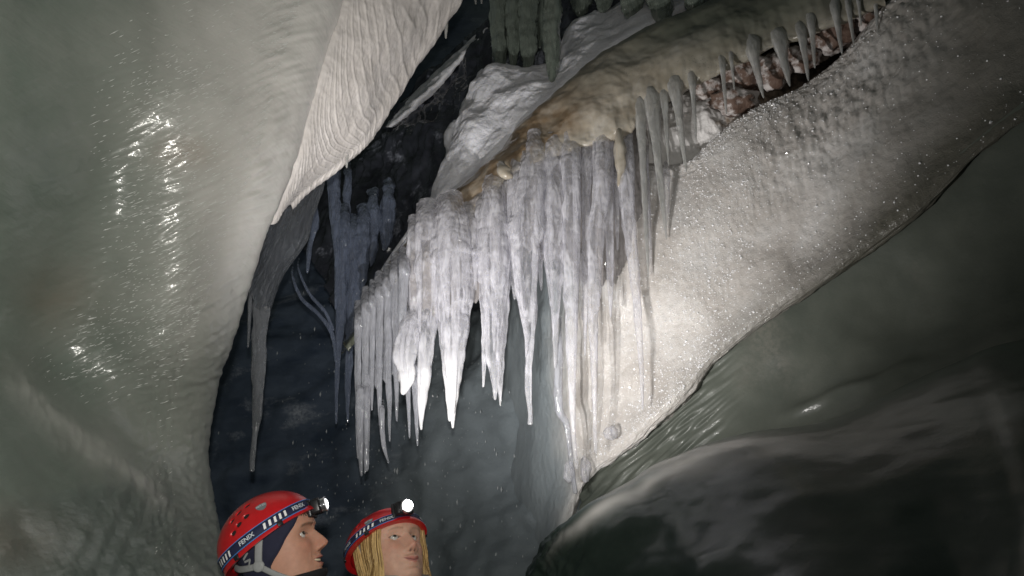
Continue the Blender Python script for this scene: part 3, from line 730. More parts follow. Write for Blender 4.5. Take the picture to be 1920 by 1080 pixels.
for (x0, y0, x1, y1, w, lb) in [
        (1156, 330, 1158, 470, 14, 'short icicle tucked left of the pale slender icicle'),
        (1090, 480, 1092, 600, 10, 'hair-thin icicle just left of the thin straight icicle'),
        (1208, 300, 1222, 520, 16, 'grey icicle stuck flat to the frosted wall beside the smooth opaque icicle'),
        (1012, 470, 1015, 545, 14, 'tiny fang hanging between the wavy icicle and the medium icicle'),
        (893, 470, 892, 545, 16, 'tiny fang between the bright wedge and the three-tipped icicle'),
        (1250, 330, 1252, 470, 12, 'faint icicle frozen flat on the frosted wall below the crack')]:
    icicle(lb, 'clear', taper(x0, y0, x1, y1, w, 3.0), CG)
icicle('lumpy twisted flake of ice left of the brightest icicle', 'clear',
       [(772, 590, 3.03, 26), (766, 630, 3.0, 44), (762, 670, 2.99, 42), (764, 705, 2.99, 30), (755, 740, 2.99, 8)], CG, bumpy=.26, flat=.4)
for (x0, y0, x1, y1, w, lb) in [
        (764, 690, 768, 822, 12, 'thin icicle hanging under the lumpy flake, nearest its tip'),
        (776, 690, 783, 836, 13, 'thin icicle hanging under the lumpy flake, lowest of the pair'),
        (757, 500, 750, 700, 22, 'grey icicle at the shaded end of the curtain, above the lumpy flake')]:
    icicle(lb, 'dim', taper(x0, y0, x1, y1, w, 3.02), CG)

# frozen curtain sheets that join the icicle roots
def curtain(label, top, bot, Y, m, amp=.02, cat='ice curtain'):
    n = len(top)
    rows = []
    for t, dz in ((0, .05), (.3, 0), (.65, .0), (1, .01)):
        rows.append([(a[0] + (b[0] - a[0]) * t, a[1] + (b[1] - a[1]) * t, Y + dz) for a, b in zip(top, bot)])
    nu, nv = 30 * n, 70
    G = loft(rows, nu, nv)
    PX = G[..., 0]; v = np.linspace(0, 1, nv)[:, None]
    jag = 34 * np.abs(perlin(stack(PX[0] / 17, 0 * PX[0], 0 * PX[0]))) + 22 * perlin(stack(PX[0] / 43, 0 * PX[0] + 4, 0 * PX[0]))
    G[..., 1] += jag[None] * v ** 2
    P = W(G[..., 0], G[..., 1], G[..., 2])
    d = amp * fbm(P * np.array([24, 24, 3.2]), 3) + .25 * amp * fbm(P * np.array([50, 50, 34]), 2)
    Pf = P + d[..., None] * np.array([0, -1, 0]); Pb = P + np.array([0, 1, 0]) * (.006 + .030 * (1 - v[..., None]) + .25 * np.abs(d)[..., None])
    mb = MB(); mb.grid(Pf); mb.grid(Pb[:, ::-1])
    for a, b in ((Pf[:, 0], Pb[:, 0]), (Pb[:, -1], Pf[:, -1])): mb.grid(np.stack([a, b]))
    mb.grid(np.stack([Pb[-1], Pf[-1]])); mb.grid(np.stack([Pf[0], Pb[0]]))
    o = mb.build('ice_curtain', M[m]); place(o)
    return tag(o, label, cat)
curtain('rippled sheet of ice joining the roots of the bright icicles', [(765, 470), (840, 405), (915, 352), (960, 305), (1060, 268), (1150, 246), (1215, 205)],
        [(770, 590), (845, 580), (915, 545), (975, 470), (1060, 490), (1150, 520), (1215, 400)], 3.05, 'curtain', .016)
curtain('dim fluted sheet of ice at the shaded left end of the curtain', [(668, 610), (700, 555), (735, 505), (775, 455)], [(672, 720), (702, 705), (738, 700), (772, 640)], 3.16, 'dim', .022)

# shaded left end
SG = 'grey glassy icicles at the shaded end of the curtain'
for (x0, y0, x1, y1, w, lb) in [
        (672, 600, 671, 860, 15, 'grey icicle at the far left edge of the shaded curtain end'),
        (686, 575, 684, 888, 18, 'grey icicle reaching lowest at the shaded curtain end'),
        (699, 560, 697, 770, 14, 'grey icicle right behind the lowest shaded one'),
        (712, 545, 712, 800, 17, 'middle grey icicle of the shaded group'),
        (726, 530, 731, 828, 17, 'grey icicle with a long thin tip in the shaded group'),
        (741, 510, 744, 790, 18, 'grey icicle next to the bright end of the curtain')]:
    icicle(lb, 'dim', taper(x0, y0, x1, y1, w, 3.14, .6), SG, bumpy=.16)
icicle('curled thin grey icicle low under the shaded group', 'dim', [(716, 770, 3.12, 10), (717, 815, 3.12, 9), (722, 845, 3.12, 7), (729, 869, 3.12, 3)], SG)
icicle('squared-off double icicle with flat end below the shaded group', 'dim',
       [[(675, 735, 3.12, 15), (675, 790, 3.12, 14), (676, 850, 3.12, 9), (678, 893, 3.12, 4)], [(688, 735, 3.12, 13), (688, 800, 3.12, 12), (687, 884, 3.12, 8)]], SG)

# matte icicles in front of the crack
FG = 'matte icicles along the frosty crack'
YF = lambda x: 3.0 - (x - 1205) * .00078
for (x0, y0, x1, y1, w, lb) in [
        (1200, 206, 1216, 520, 25, 'smooth opaque icicle at the white frosty recess, longest of the matte row'),
        (1222, 194, 1250, 450, 33, 'wide matte icicle, second in the row from the clear curtain'),
        (1246, 186, 1254, 310, 18, 'narrow matte icicle between two wide ones at the white recess'),
        (1267, 168, 1287, 322, 29, 'wide matte icicle in front of bright white frost'),
        (1298, 150, 1305, 262, 17, 'matte icicle at the right end of the white frost'),
        (1354, 118, 1362, 214, 15, 'thin matte icicle over the first brown stone'),
        (1371, 108, 1377, 168, 10, 'small matte icicle just right of the thin one over brown stone'),
        (1410, 92, 1432, 184, 30, 'hooked matte icicle in the middle of the crack'),
        (1462, 80, 1481, 162, 34, 'wide-rooted matte icicle before the dark stone'),
        (1503, 62, 1516, 152, 22, 'matte icicle left of the pair at the upper crack'),
        (1522, 40, 1528, 128, 18, 'matte icicle overlapping the upper red-brown stone'),
        (1566, 14, 1579, 102, 22, 'matte icicle crossing the upper red-brown stone\'s right side'),
        (1590, 6, 1601, 84, 15, 'slim matte icicle near the top end of the crack'),
        (1609, -4, 1615, 48, 11, 'smallest matte icicle near the top end of the crack'),
        (1640, -20, 1646, 62, 15, 'dim matte icicle past the top end of the crack')]:
    yr = lip_depth(x0, y0 - 16, YF(x0)) + .004
    w *= .78; hh = y1 - y0
    drip = [(x0, y0 - 30, yr + .07, w * 1.5), (x0, y0 - 12, yr + .022, w * 1.45), (x0 + (x1 - x0) * .08, y0 + hh * .08, yr, w * 1.05)] + [(x0 + (x1 - x0) * t, y0 + hh * t, yr, 2.5 + (w - 2.5) * .85 * (1 - t) ** .7) for t in (.3, .55, .8, 1)]
    icicle(lb, 'frosted', drip, FG, ring=.03, bumpy=.07, root=False)

# tan splinter at the root of the curtain
icicle('tan splinter-like lump frozen into the icicle roots', 'band', [(1160, 252, 2.96, 14), (1163, 285, 2.95, 22), (1164, 320, 2.95, 17), (1160, 350, 2.96, 6)], name='silty_ice_lump', cat='ice lump', bumpy=.2)
icicle('tan crumpled lump at the upper left root of the curtain', 'band', [(940, 312, 2.98, 14), (950, 326, 2.96, 26), (962, 330, 2.97, 10)], name='silty_ice_lump', cat='ice lump', bumpy=.3)

# blue shadowed formations deeper in
BG = 'blue shadowed icicles in the hollow'
icicle('long pointed blue icicle hanging beneath the ribbed tongue', 'blue', [(624, 300, 3.7, 24), (626, 360, 3.7, 25), (631, 430, 3.7, 19), (633, 500, 3.7, 12), (629, 580, 3.7, 4)], BG)
icicle('blue icicle with a thin tip, lowest in the hollow beside the shaded curtain', 'blue', [(645, 420, 3.72, 22), (642, 500, 3.72, 26), (638, 600, 3.72, 18), (632, 700, 3.72, 9), (630, 795, 3.72, 4)], BG, bumpy=.18)
icicle('stubby blue icicle just right of the thin-tipped blue one', 'blue', [(662, 440, 3.74, 26), (660, 540, 3.74, 24), (656, 640, 3.74, 16), (653, 720, 3.74, 12), (652, 792, 3.74, 4)], BG, bumpy=.2)
icicle('knobbly bright blue ice column touching the shaded curtain edge', 'blue', [(680, 420, 3.76, 24), (678, 480, 3.74, 30), (674, 540, 3.74, 24), (668, 600, 3.74, 15), (664, 650, 3.74, 6)], BG, name='ice_column', cat='ice column', bumpy=.25)
for k, (x, y0, y1, w, lb) in enumerate([(700, 380, 500, 30, 'knobbly blue column under the snow patch, left one'), (728, 360, 470, 26, 'knobbly blue column under the snow patch, right one'), (652, 330, 470, 16, 'thin knobbly column between the long blue icicle and the snow patch')]):
    icicle(lb, 'blue', [(x, y0, 3.85, w * .8), (x - 2, y0 + (y1 - y0) * .4, 3.83, w), (x - 5, y0 + (y1 - y0) * .8, 3.83, w * .7), (x - 8, y1, 3.83, w * .2)], name='ice_column', cat='ice column', bumpy=.28)
icicle('long wavy icicle hanging alone in the dark gap by the left wall', 'smokeb',
       [(492, 520, 3.05, 20), (491, 560, 3.02, 30), (488, 620, 3.0, 27), (485, 690, 3.0, 22), (483, 750, 3.0, 20), (481, 790, 3.0, 14), (476, 830, 3.0, 9), (473, 868, 3.0, 9), (472, 885, 3.0, 8)], BG, bumpy=.16)
icicle('small needle beside the long wavy icicle by the left wall', 'smokeb', taper(470, 540, 465, 652, 10, 3.0), BG)
icicle('small jagged icicle in the dark between the flap and the long blue icicle', 'blue', [(592, 380, 3.6, 10), (590, 420, 3.6, 14), (583, 455, 3.6, 8), (579, 480, 3.6, 11), (576, 512, 3.6, 4)], BG, bumpy=.3)
icicle('pair of thin curved ice strands sweeping across the dark hollow', 'blue',
       [[(549, 520, 3.7, 5), (566, 560, 3.7, 7), (598, 590, 3.7, 8), (622, 625, 3.7, 8), (630, 680, 3.7, 5)], [(560, 505, 3.7, 4), (580, 550, 3.7, 6), (610, 585, 3.7, 7), (626, 620, 3.7, 5)]], name='ice_strand', cat='ice strand')

def build_flap():
    A = [(520, 350, 2.7), (486, 450, 2.75), (470, 530, 2.85), (478, 575, 2.95)]
    B = [(560, 352, 2.85), (520, 450, 2.88), (492, 525, 2.92), (488, 580, 2.98)]
    C = [(606, 330, 3.0), (572, 440, 3.0), (523, 520, 3.0), (500, 585, 3.0)]
    G = loft([A, B, C], 90, 50); P = W(G[..., 0], G[..., 1], G[..., 2])
    P = P + .008 * fbm(P * 8, 3)[..., None]
    N = normals(P); Pb = P + np.array([.006, .022, 0])
    mb = MB(); mb.grid(P); mb.grid(Pb[:, ::-1])
    rim = P[-1]; mb.tube(rim, .007, 8)
    for a, b in ((P[0], Pb[0]), (Pb[-1], P[-1]), (Pb[:, 0], P[:, 0]), (P[:, -1], Pb[:, -1])): mb.grid(np.stack([a, b]))
    o = mb.build('ice_flap', M['smoke']); place(o)
    tag(o, 'dark translucent flap of ice curving down from the ribbed tongue', 'ice flap')
build_flap()

# drips on the tongue, and at the top of the gap
for (x0, y0, x1, y1, w, Y, lb) in [
        (651, 280, 650, 315, 8, 2.72, 'tiny drip at the lowest corner of the ribbed tongue'),
        (584, 330, 583, 352, 7, 2.68, 'tiny drip on the underside of the ribbed tongue, near the flap'),
        (838, -6, 836, 72, 14, 2.95, 'small icicle at the very top, on the ribbed tongue\'s upper edge'),
        (824, 20, 822, 58, 8, 2.95, 'tiny stub beside the small icicle on the tongue\'s upper edge'),
        (891, -20, 892, 8, 8, 4.0, 'tiny icicle tip poking in at the top of the dark gap, left one'),
        (902, -20, 903, 7, 8, 4.0, 'tiny icicle tip poking in at the top of the dark gap, right one')]:
    icicle(lb, 'frosted', taper(x0, y0, x1, y1, w, Y), 'drips along the ribbed tongue and gap')

# dark dripping columns above the snow
DG = 'dark glassy columns above the snow slope'
for (x, y0, y1, w, Y, lb) in [
        (936, -90, 150, 34, 4.0, 'dark glassy column at the left end, by the black gap'),
        (962, -90, 128, 30, 3.97, 'dark glassy column second from the black gap, blunt end'),
        (990, -90, 140, 36, 3.95, 'dark glassy column above the middle of the snow slope'),
        (1012, -90, 90, 22, 4.02, 'short dark column half hidden behind its neighbours'),
        (1036, -40, 158, 34, 3.7, 'knobbly glassy column standing out in front of the snow'),
        (1088, -90, 30, 44, 4.0, 'dark column high up above the white snow tongue'),
        (1130, -90, 26, 40, 3.9, 'dark column high up right of the white snow tongue'),
        (1185, -90, 40, 46, 3.7, 'dark greenish column above the tan lip, left one'),
        (1240, -90, 45, 52, 3.55, 'dark greenish column above the tan lip, middle one'),
        (1300, -90, 20, 46, 3.4, 'dark greenish column above the tan lip, right one')]:
    h = y1 - y0; Y -= .38
    p = [(x, y0, Y, w * .9), (x + 1, y0 + h * .3, Y, w), (x - 1, y0 + h * .55, Y, w * .92), (x + 1, y0 + h * .75, Y, w * .88), (x, y0 + h * .92, Y, w * .55), (x, y1, Y, w * .2)]
    icicle(lb, 'glass', p, DG, name='ice_column', cat='ice column', bumpy=.13, ring=.0, fl=.10)
def build_upper():
    A = [(900, -260, 4.5), (1000, -260, 4.4), (1150, -260, 4.2), (1350, -260, 3.9), (1600, -280, 3.6)]
    B = [(925, -40, 4.35), (1010, -30, 4.25), (1150, -30, 4.1), (1340, -60, 3.7), (1560, -120, 3.4)]
    C = [(930, 190, 4.3), (1010, 190, 4.2), (1130, 120, 4.0), (1330, 60, 3.55), (1550, -20, 3.3)]
    G = loft([A, B, C], 260, 150); P = W(G[..., 0], G[..., 1], G[..., 2])
    d = .05 * fbm(P * np.array([6, 6, 2.2]), 4) + .02 * ridged(P * np.array([14, 14, 5]), 2)
    P = P + d[..., None] * np.array([0, -1, 0])
    sheet('dark_dripstone_wall', P, M['glass'], kind='structure', label='dark greenish wall of dripping ice above the snow')
build_upper()

# lumps of snow and ice on the edge of the slope
def lump(name, label, cat, m, px, py, Y, wx, wy, seed, rough=.25, sub=4, wz=None):
    bm = bmesh.new(); bmesh.ops.create_icosphere(bm, subdivisions=sub, radius=1)
    v = np.array([list(x.co) for x in bm.verts]); f = np.array([[y.index for y in q.verts] for q in bm.faces]); bm.free()
    k = mpp(px, py, Y)
    r = 1 + rough * fbm(v * 1.3 + seed * 5.1, 4) + .4 * rough * ridged(v * 2 + seed, 2)
    v = v * r[:, None] * np.array([wx * .5 * k, (wz or min(wx, wy)) * .5 * k, wy * .5 * k])
    me = raw_mesh(name, v, None, f); me.materials.append(M[m]); o = link(name, me); o.location = V(px, py, Y)
    return tag(o, label, cat)
for i, (px, py, Y, wx, wy, lb) in enumerate([
        (908, 165, 3.93, 34, 80, 'tall white snow lump against the dark columns'),
        (886, 215, 3.92, 46, 80, 'rounded snow lump below the tall white one'),
        (856, 262, 3.92, 44, 80, 'smooth snow lump lowest on the slope edge'),
        (945, 135, 3.9, 36, 30, 'small snow heap between the dark columns'),
        (975, 150, 3.85, 60, 34, 'flat snow heap under the middle dark column'),
        (1072, 78, 3.85, 34, 60, 'white snow tongue right of the knobbly column')]):
    lump('snow_lump', lb, 'snow lump', 'snow', px, py, Y - .1, wx, wy, i + 1, .16)

# stones frozen in the crack
n_ = NT('frosted_brown_stone'); fz = n_.noise(13, 7, .62)
gz = n_.n('ShaderNodeNewGeometry').outputs['Normal']; gz = n_.n('ShaderNodeSeparateXYZ', {0: gz}).outputs[2]
n_.set(Base_Color=n_.mix(n_.ramp(n_.math('ADD', fz, n_.math('MULTIPLY', gz, .10)), (.42, 0), (.55, 1)), (.125, .078, .058), (.60, .56, .545)), Roughness=.7)
n_.bump((n_.noise(80, 5), .8, .006)); M['stone'] = n_.m
for i, (px, py, Y, wx, wy, lb) in enumerate([
        (1326, 166, 2.99, 54, 36, 'orange brown stone at the left of the crack, top frosted'),
        (1392, 135, 2.98, 84, 66, 'round pinkish stone in the middle of the crack, thickly frosted'),
        (1378, 190, 2.98, 80, 46, 'frosted brown stone lying on the crack\'s lower edge'),
        (1445, 135, 2.93, 62, 54, 'dark stone behind the hooked icicle'),
        (1500, 110, 2.90, 70, 44, 'flat dark stone behind the pair of matte icicles'),
        (1556, 58, 2.84, 76, 76, 'large red-brown stone near the top of the crack'),
        (1622, 30, 2.78, 50, 50, 'frosted stone at the top end of the crack')]):
    lump('stone', lb, 'stone', 'stone', px, py, Y, wx, wy, i + 20, .35)

# knobs at the foot of the frosted wall
for i, (px, py, wx, wy, lb) in enumerate([(1146, 812, 22, 26, 'glassy knob on the frosted wall foot, highest one'), (1068, 885, 20, 36, 'glassy knob at the foot of the bent icicle'), (1098, 880, 18, 40, 'glassy knob between the bent icicle and the wall foot')]):
    lump('frozen_drip', lb, 'ice lump', 'clear', px, py, 3.08 + .04 * i, wx, wy, i + 40, .3, 3)

# frost crystals glittering on the frosted wall (countless: one object)
def build_crystals():
    nv, nu = FU.shape
    pick = []
    while len(pick) < 7500:
        i = RNG.integers(75, nv - 110); j = RNG.integers(120, nu - 40)
        dens = .10 + .90 * np.exp(-((FU[i, j] - 6.3) / 2.3) ** 2)
        if RNG.random() < dens: pick.append((i, j))
    pick = np.array(pick); C = FP[pick[:, 0], pick[:, 1]] + FN[pick[:, 0], pick[:, 1]] * .001
    n = len(C); s = RNG.gamma(2.0, .00075, n) + .0006
    base = np.array([[1, 0, 0], [-1, 0, 0], [0, 1, 0], [0, -1, 0], [0, 0, 1.], [0, 0, -1]]); fc = np.array([[0, 2, 4], [2, 1, 4], [1, 3, 4], [3, 0, 4], [2, 0, 5], [1, 2, 5], [3, 1, 5], [0, 3, 5]])
    q = RNG.normal(size=(n, 3, 3)); q, _ = np.linalg.qr(q)
    v = np.einsum('nij,kj->nki', q, base) * s[:, None, None] + C[:, None]
    f = fc[None] + (np.arange(n) * 6)[:, None, None]
    me = raw_mesh('frost_crystals', v, None, f, smooth=False)
    n2 = NT('frost_crystal'); n2.set(Base_Color=(.9, .9, .92, 1), Roughness=.12, Coat_Weight=1.0, Coat_Roughness=.05); me.materials.append(n2.m)
    tag(link('frost_crystals', me), 'glittering frost crystals spread over the frosted wall', 'frost crystals', kind='stuff')
build_crystals()
#PEOPLE#
# ================================================================== people
SKZ = lambda tab: (lambda z, a=np.array(sorted(tab)): np.interp(z, a[:, 0], a[:, 1]))
XF = SKZ([(-.126, .020), (-.121, .050), (-.116, .066), (-.108, .078), (-.098, .084), (-.088, .079), (-.079, .087), (-.071, .084), (-.063, .090), (-.054, .086), (-.049, .089), (-.045, .100), (-.041, .108),
          (-.036, .1125), (-.030, .111), (-.016, .103), (-.004, .095), (.006, .089), (.014, .0915), (.022, .0945), (.040, .094), (.065, .085), (.09, .062), (.108, .03), (.1155, 0)])
XC = SKZ([(-.126, .015), (-.121, .044), (-.116, .060), (-.108, .070), (-.098, .075), (-.079, .077), (-.06, .079), (-.04, .081), (-.02, .080), (0, .080), (.012, .087), (.022, .0925), (.04, .093), (.065, .084), (.09, .061), (.108, .03), (.1155, 0)])
WZ = SKZ([(-.2, .060), (-.150, .056), (-.126, .053), (-.116, .050), (-.1, .054), (-.08, .060), (-.055, .066), (-.03, .071), (0, .0745), (.03, .077), (.06, .074), (.085, .061), (.1, .045), (.11, .024), (.1155, .001)])
XB = SKZ([(-.2, -.085), (-.12, -.075), (-.08, -.082), (-.04, -.094), (0, -.102), (.04, -.103), (.07, -.090), (.095, -.062), (.108, -.035), (.1155, -.001)])

def spow(c, e): return np.sign(c) * np.abs(c) ** e

def head_pt(a, z, off=0.0):
    """smooth head surface (no features): a = angle from the face, z = height above eye level"""
    a, z = np.broadcast_arrays(np.asarray(a, float), np.asarray(z, float))
    c, s = np.cos(a), np.sin(a)
    xf = np.where(z < -.126, .028, XC(np.maximum(z, -.126))); xb = XB(z); w = WZ(z)
    x = np.where(c > 0, xf * spow(c, .85), -xb * spow(c, .95)); y = w * spow(s, .92)
    n = np.stack([c / .09, s / .075, np.clip(z, 0, .2) / .1 * 9], -1); n /= np.linalg.norm(n, axis=-1)[..., None]
    return np.stack([x, y, z + 0 * x], -1) + n * np.asarray(off)[..., None]

def face_mesh(male):
    na = 240; t = np.linspace(-1, 1, na, endpoint=False); a = np.pi * (0.45 * t + .55 * t ** 3)
    z = np.concatenate([.1155 - .030 * (np.linspace(0, 1, 24) ** 2), np.linspace(.0845, -.128, 190), np.linspace(-.134, -.20, 14)])
    A, Z = np.meshgrid(a, z); P = head_pt(A, Z)
    X, Y = P[..., 0].copy(), P[..., 1]
    front = sst(.15, .45, np.cos(A)) * sst(-.130, -.122, Z)
    pro = XF(Z) - XC(Z)
    sig = np.interp(Z, [-.125, -.1, -.09, -.079, -.063, -.055, -.047, -.036, -.02, 0, .015, .03], [.03, .022, .020, .021, .020, .011, .0160, .0150, .0120, .0095, .013, .03])
    if not male: pro = pro * (1 - .20 * sst(-.050, -.044, Z))
    d = pro * np.exp(-np.abs(Y / sig) ** 2.2)
    ay = np.abs(Y)
    d += -.0115 * gauss(ay - .031, .017) * gauss(Z - .001, .0125)                   # sockets
    d += (.0035 if male else .001) * gauss(ay - .027, .016) * gauss(Z - .019, .006)  # brow ridge
    d += .004 * gauss(ay - .046, .016) * gauss(Z + .030, .014)                      # cheekbones
    d += -.0025 * gauss(ay - .033, .010) * gauss(Z + .066, .018)                    # hollow beside the mouth
    d += .0045 * gauss(ay - .0135, .0045) * gauss(Z + .0425, .0055)                 # nostril wings
    d += -.004 * gauss(ay - .0065, .0032) * gauss(Z + .0475, .0028)                 # nostrils
    d += -.0015 * gauss(Y, .003) * gauss(Z + .055, .005)                            # philtrum
    # eyes
    tt = (ay - .0315) / .0150; zu = (.0046 if male else .0041) * (1 - tt ** 2) + .0010 * tt; zl = -.0038 * (1 - tt ** 2) + .0010 * tt
    inside = (np.abs(tt) < 1) & (Z < zu + .001) & (Z > zl + .001)
    d = np.where(inside, d - .010, d)
    d += .0018 * gauss(Z - zu - .0030, .0022) * (np.abs(tt) < 1.05) * (1 - np.clip(np.abs(tt), 0, 1) ** 4) * ~inside
    d += .0012 * gauss(Z - zl + .0015, .0022) * (np.abs(tt) < 1.05) * (1 - np.clip(np.abs(tt), 0, 1) ** 4) * ~inside
    # mouth
    if male:
        zm = -.0715 + .0060 * (ay / .026) ** 2; hm = .0075 * np.clip(1 - (ay / .025) ** 2, 0, 1)
        mo = (np.abs(Z - zm) < hm) & (ay < .025); d = np.where(mo, d - .012, d)
        lipm = (np.abs(Z - zm) < hm + .0058 * np.clip(1 - (ay / .028) ** 2, 0, 1)) & (ay < .028)
        d += .002 * gauss(ay - .034, .004) * gauss(Z + .058, .012)
    else:
        zm = -.0715 + .0088 * (ay / .024) ** 2 - .0008 * np.cos(ay / .004) * (ay < .012); mo = np.zeros_like(Z, bool)
        lw = np.clip(1 - (ay / .0245) ** 2, 0, 1)
        d += -.0022 * gauss(Z - zm, .0012) * (ay < .026) + .0016 * gauss(Z - zm - .0045, .003) * lw + .0010 * gauss(Z - zm + .0055, .0035) * lw
        lipm = (Z - zm < .0072 * lw) & (zm - Z < .0095 * lw) & (ay < .0245)
    P[..., 0] = X + d * front
    if not male: P[..., 1] *= 1 + .07 * sst(-.125, -.06, Z) * (1 - sst(.02, .06, Z))
    base = np.array([.49, .265, .185]) if male else np.array([.57, .345, .255])
    col = np.broadcast_to(base, P.shape).copy()
    red = gauss(ay - .040, .018) * gauss(Z + .030, .02) * .35 + gauss(Y, .014) * gauss(Z + .036, .012) * .45
    col *= (1 - red[..., None] * np.array([.05, .42, .45]))
    col *= (1 + .10 * fbm(P * 60, 4) + .05 * perlin(P * 420))[..., None]
    fr = (front > .5)
    lw_ = lipm.astype(float); lw_[1:-1] = .25 * lw_[:-2] + .5 * lw_[1:-1] + .25 * lw_[2:]; lw_ = (lw_ * fr)[..., None] * .8
    col = col * (1 - lw_) + np.array([.40, .15, .125] if male else [.47, .185, .155]) * lw_
    if not male: ml = (gauss(Z - zm, .0015) * (1 - sst(.018, .026, ay)) * fr * .8)[..., None]; col = col * (1 - ml) + np.array([.15, .05, .045]) * ml
    col[mo & fr] = [.05, .015, .012]
    brow = np.exp(-np.abs((Z - (.0165 + .0035 * (1 - ((ay - .034) / .022) ** 2))) / (.0038 if male else .0024)) ** 3) * sst(.012, .016, ay) * (1 - sst(.048, .054, ay))
    brow *= np.clip(.75 + .6 * perlin(stack(Y * 500, Z * 160, 0 * Y)), 0, 1) * (.9 if male else .55)
    bc = np.array([.045, .026, .016]) if male else np.array([.20, .12, .06])
    col = col * (1 - brow[..., None] * front[..., None]) + bc * (brow * front)[..., None]
    lash = gauss(Z - zu - .0006, .0011) * (np.abs(tt) < 1.05) * front
    col = col * (1 - .8 * lash[..., None]) + np.array([.03, .02, .015]) * (.8 * lash)[..., None]
    nos = gauss(ay - .0065, .0034) * gauss(Z + .0480, .0026) * front
    col = col * (1 - .85 * nos[..., None]) + np.array([.06, .02, .015]) * (.85 * nos)[..., None]
    return P, col

def m_colattr(name, rough, sss=.0, **k):
    n = NT(name); n.set(Base_Color=n.attr('tint', 'Color'), Roughness=rough, Subsurface_Weight=sss, Subsurface_Radius=(1, .35, .2), Subsurface_Scale=.006, **k)
    n.bump((n.noise(900, 2), .15, .0006)); return n.m
MS = dict(skin=m_colattr('skin', .58, .35, Specular_IOR_Level=.35), eye=m_colattr('eye', .08), red=plain('red_helmet_shell', (.50, .012, .016), .34, Coat_Weight=.25, Coat_Roughness=.25, bump=(300, .08, .0006)),
          dark=plain('black_foam', (.012, .010, .010), .8), navy=plain('navy_strap_webbing', (.010, .014, .05), .75, bump=(700, .5, .001)),
          blue=plain('blue_strap_edge', (.06, .22, .55), .6), hat=plain('navy_knit_hat', (.012, .014, .036), .85, bump=(500, .6, .0015)),
          grey=plain('grey_webbing', (.26, .27, .27), .6, bump=(600, .4, .001)), badge=plain('grey_badge', (.17, .19, .20), .35), pale=plain('pale_print', (.62, .66, .70), .5),
          refl=plain('reflective_white_mark', (.95, .95, .95), .35), black=plain('black_plastic', (.014, .014, .016), .35), chrome=plain('lamp_bezel', (.55, .56, .6), .2, .9),
          jacket=plain('black_fleece', (.010, .010, .012), .9, bump=(400, .6, .002)), tooth=plain('tooth', (.75, .66, .48), .25), boot=plain('boot_leather', (.03, .02, .015), .6))
def m_hair(name, c1, c2):
    n = NT(name); s = n.attr('strand'); v = n.math('ADD', s, n.math('MULTIPLY', n.math('SUBTRACT', n.noise(160, 3, .6, n.co((1, 1, .06))), .5), 1.2))
    n.set(Base_Color=n.ramp(v, (.15, c1), (.9, c2)), Roughness=.42, Specular_IOR_Level=.4)
    n.bump((n.noise(420, 2, .5, n.co((1, 1, .05))), .7, .002)); return n.m
MS['blond'] = m_hair('blond_hair', (.20, .115, .035), (.72, .50, .22)); MS['brownhair'] = m_hair('brown_hair', (.02, .012, .008), (.06, .035, .02))
def m_emit(name, col, st):
    m = bpy.data.materials.new(name); m.use_nodes = True; b = m.node_tree.nodes['Principled BSDF']
    b.inputs['Base Color'].default_value = (.9, .9, .9, 1); b.inputs['Emission Color'].default_value = (*col, 1); b.inputs['Emission Strength'].default_value = st; return m

for _k, _n, _c, _s in (('lens_hot', 'lit_lens_facing', (1, .97, .90), 60.0), ('lens', 'lit_lens', (.95, .98, 1), 12.0)):
    _t = NT(_n); _t.set(Emission_Color=(*_c, 1), Base_Color=(.8, .8, .8, 1), Emission_Strength=_t.math('MULTIPLY', _t.attr('core'), _s)); MS[_k] = _t.m

def skin_body(name, verts, edges, radii, m, parent, sub=2):
    me = bpy.data.meshes.new(name + '_skeleton'); me.from_pydata(verts, edges, [])
    o = bpy.data.objects.new(name + '_skeleton', me); COL.objects.link(o)
    sk = o.modifiers.new('skin', 'SKIN')
    for i, r in enumerate(radii):
        sv = me.skin_vertices[0].data[i]; sv.radius = r if hasattr(r, '__len__') else (r, r); sv.use_root = i == 0
    ss = o.modifiers.new('sub', 'SUBSURF'); ss.levels = sub; ss.render_levels = sub
    bpy.context.view_layer.update()
    out = bpy.data.meshes.new_from_object(o.evaluated_get(bpy.context.evaluated_depsgraph_get()))
    bpy.data.objects.remove(o); bpy.data.meshes.remove(me)
    out.name = name; out.polygons.foreach_set('use_smooth', np.ones(len(out.polygons), bool)); out.materials.clear(); out.materials.append(m)
    return link(name, out, parent)

def text_pts(body, size):
    c = bpy.data.curves.new('lettering', 'FONT'); c.body = body; c.size = size; c.align_x = 'CENTER'; c.align_y = 'CENTER'; c.resolution_u = 4
    c.offset = size * .018
    o = bpy.data.objects.new('lettering', c); COL.objects.link(o); bpy.context.view_layer.update()
    me = bpy.data.meshes.new_from_object(o.evaluated_get(bpy.context.evaluated_depsgraph_get()))
    v = np.array([list(x.co) for x in me.vertices]); bm = bmesh.new(); bm.from_mesh(me); bmesh.ops.triangulate(bm, faces=bm.faces[:])
    t = np.array([[y.index for y in f.verts] for f in bm.faces]); bm.free()
    bpy.data.objects.remove(o); bpy.data.curves.remove(c); bpy.data.meshes.remove(me)
    return v, t

def tmesh(name, v, t, m, parent, smooth=False):
    me = raw_mesh(name, v, None, t, smooth); me.materials.append(m); return link(name, me, parent)

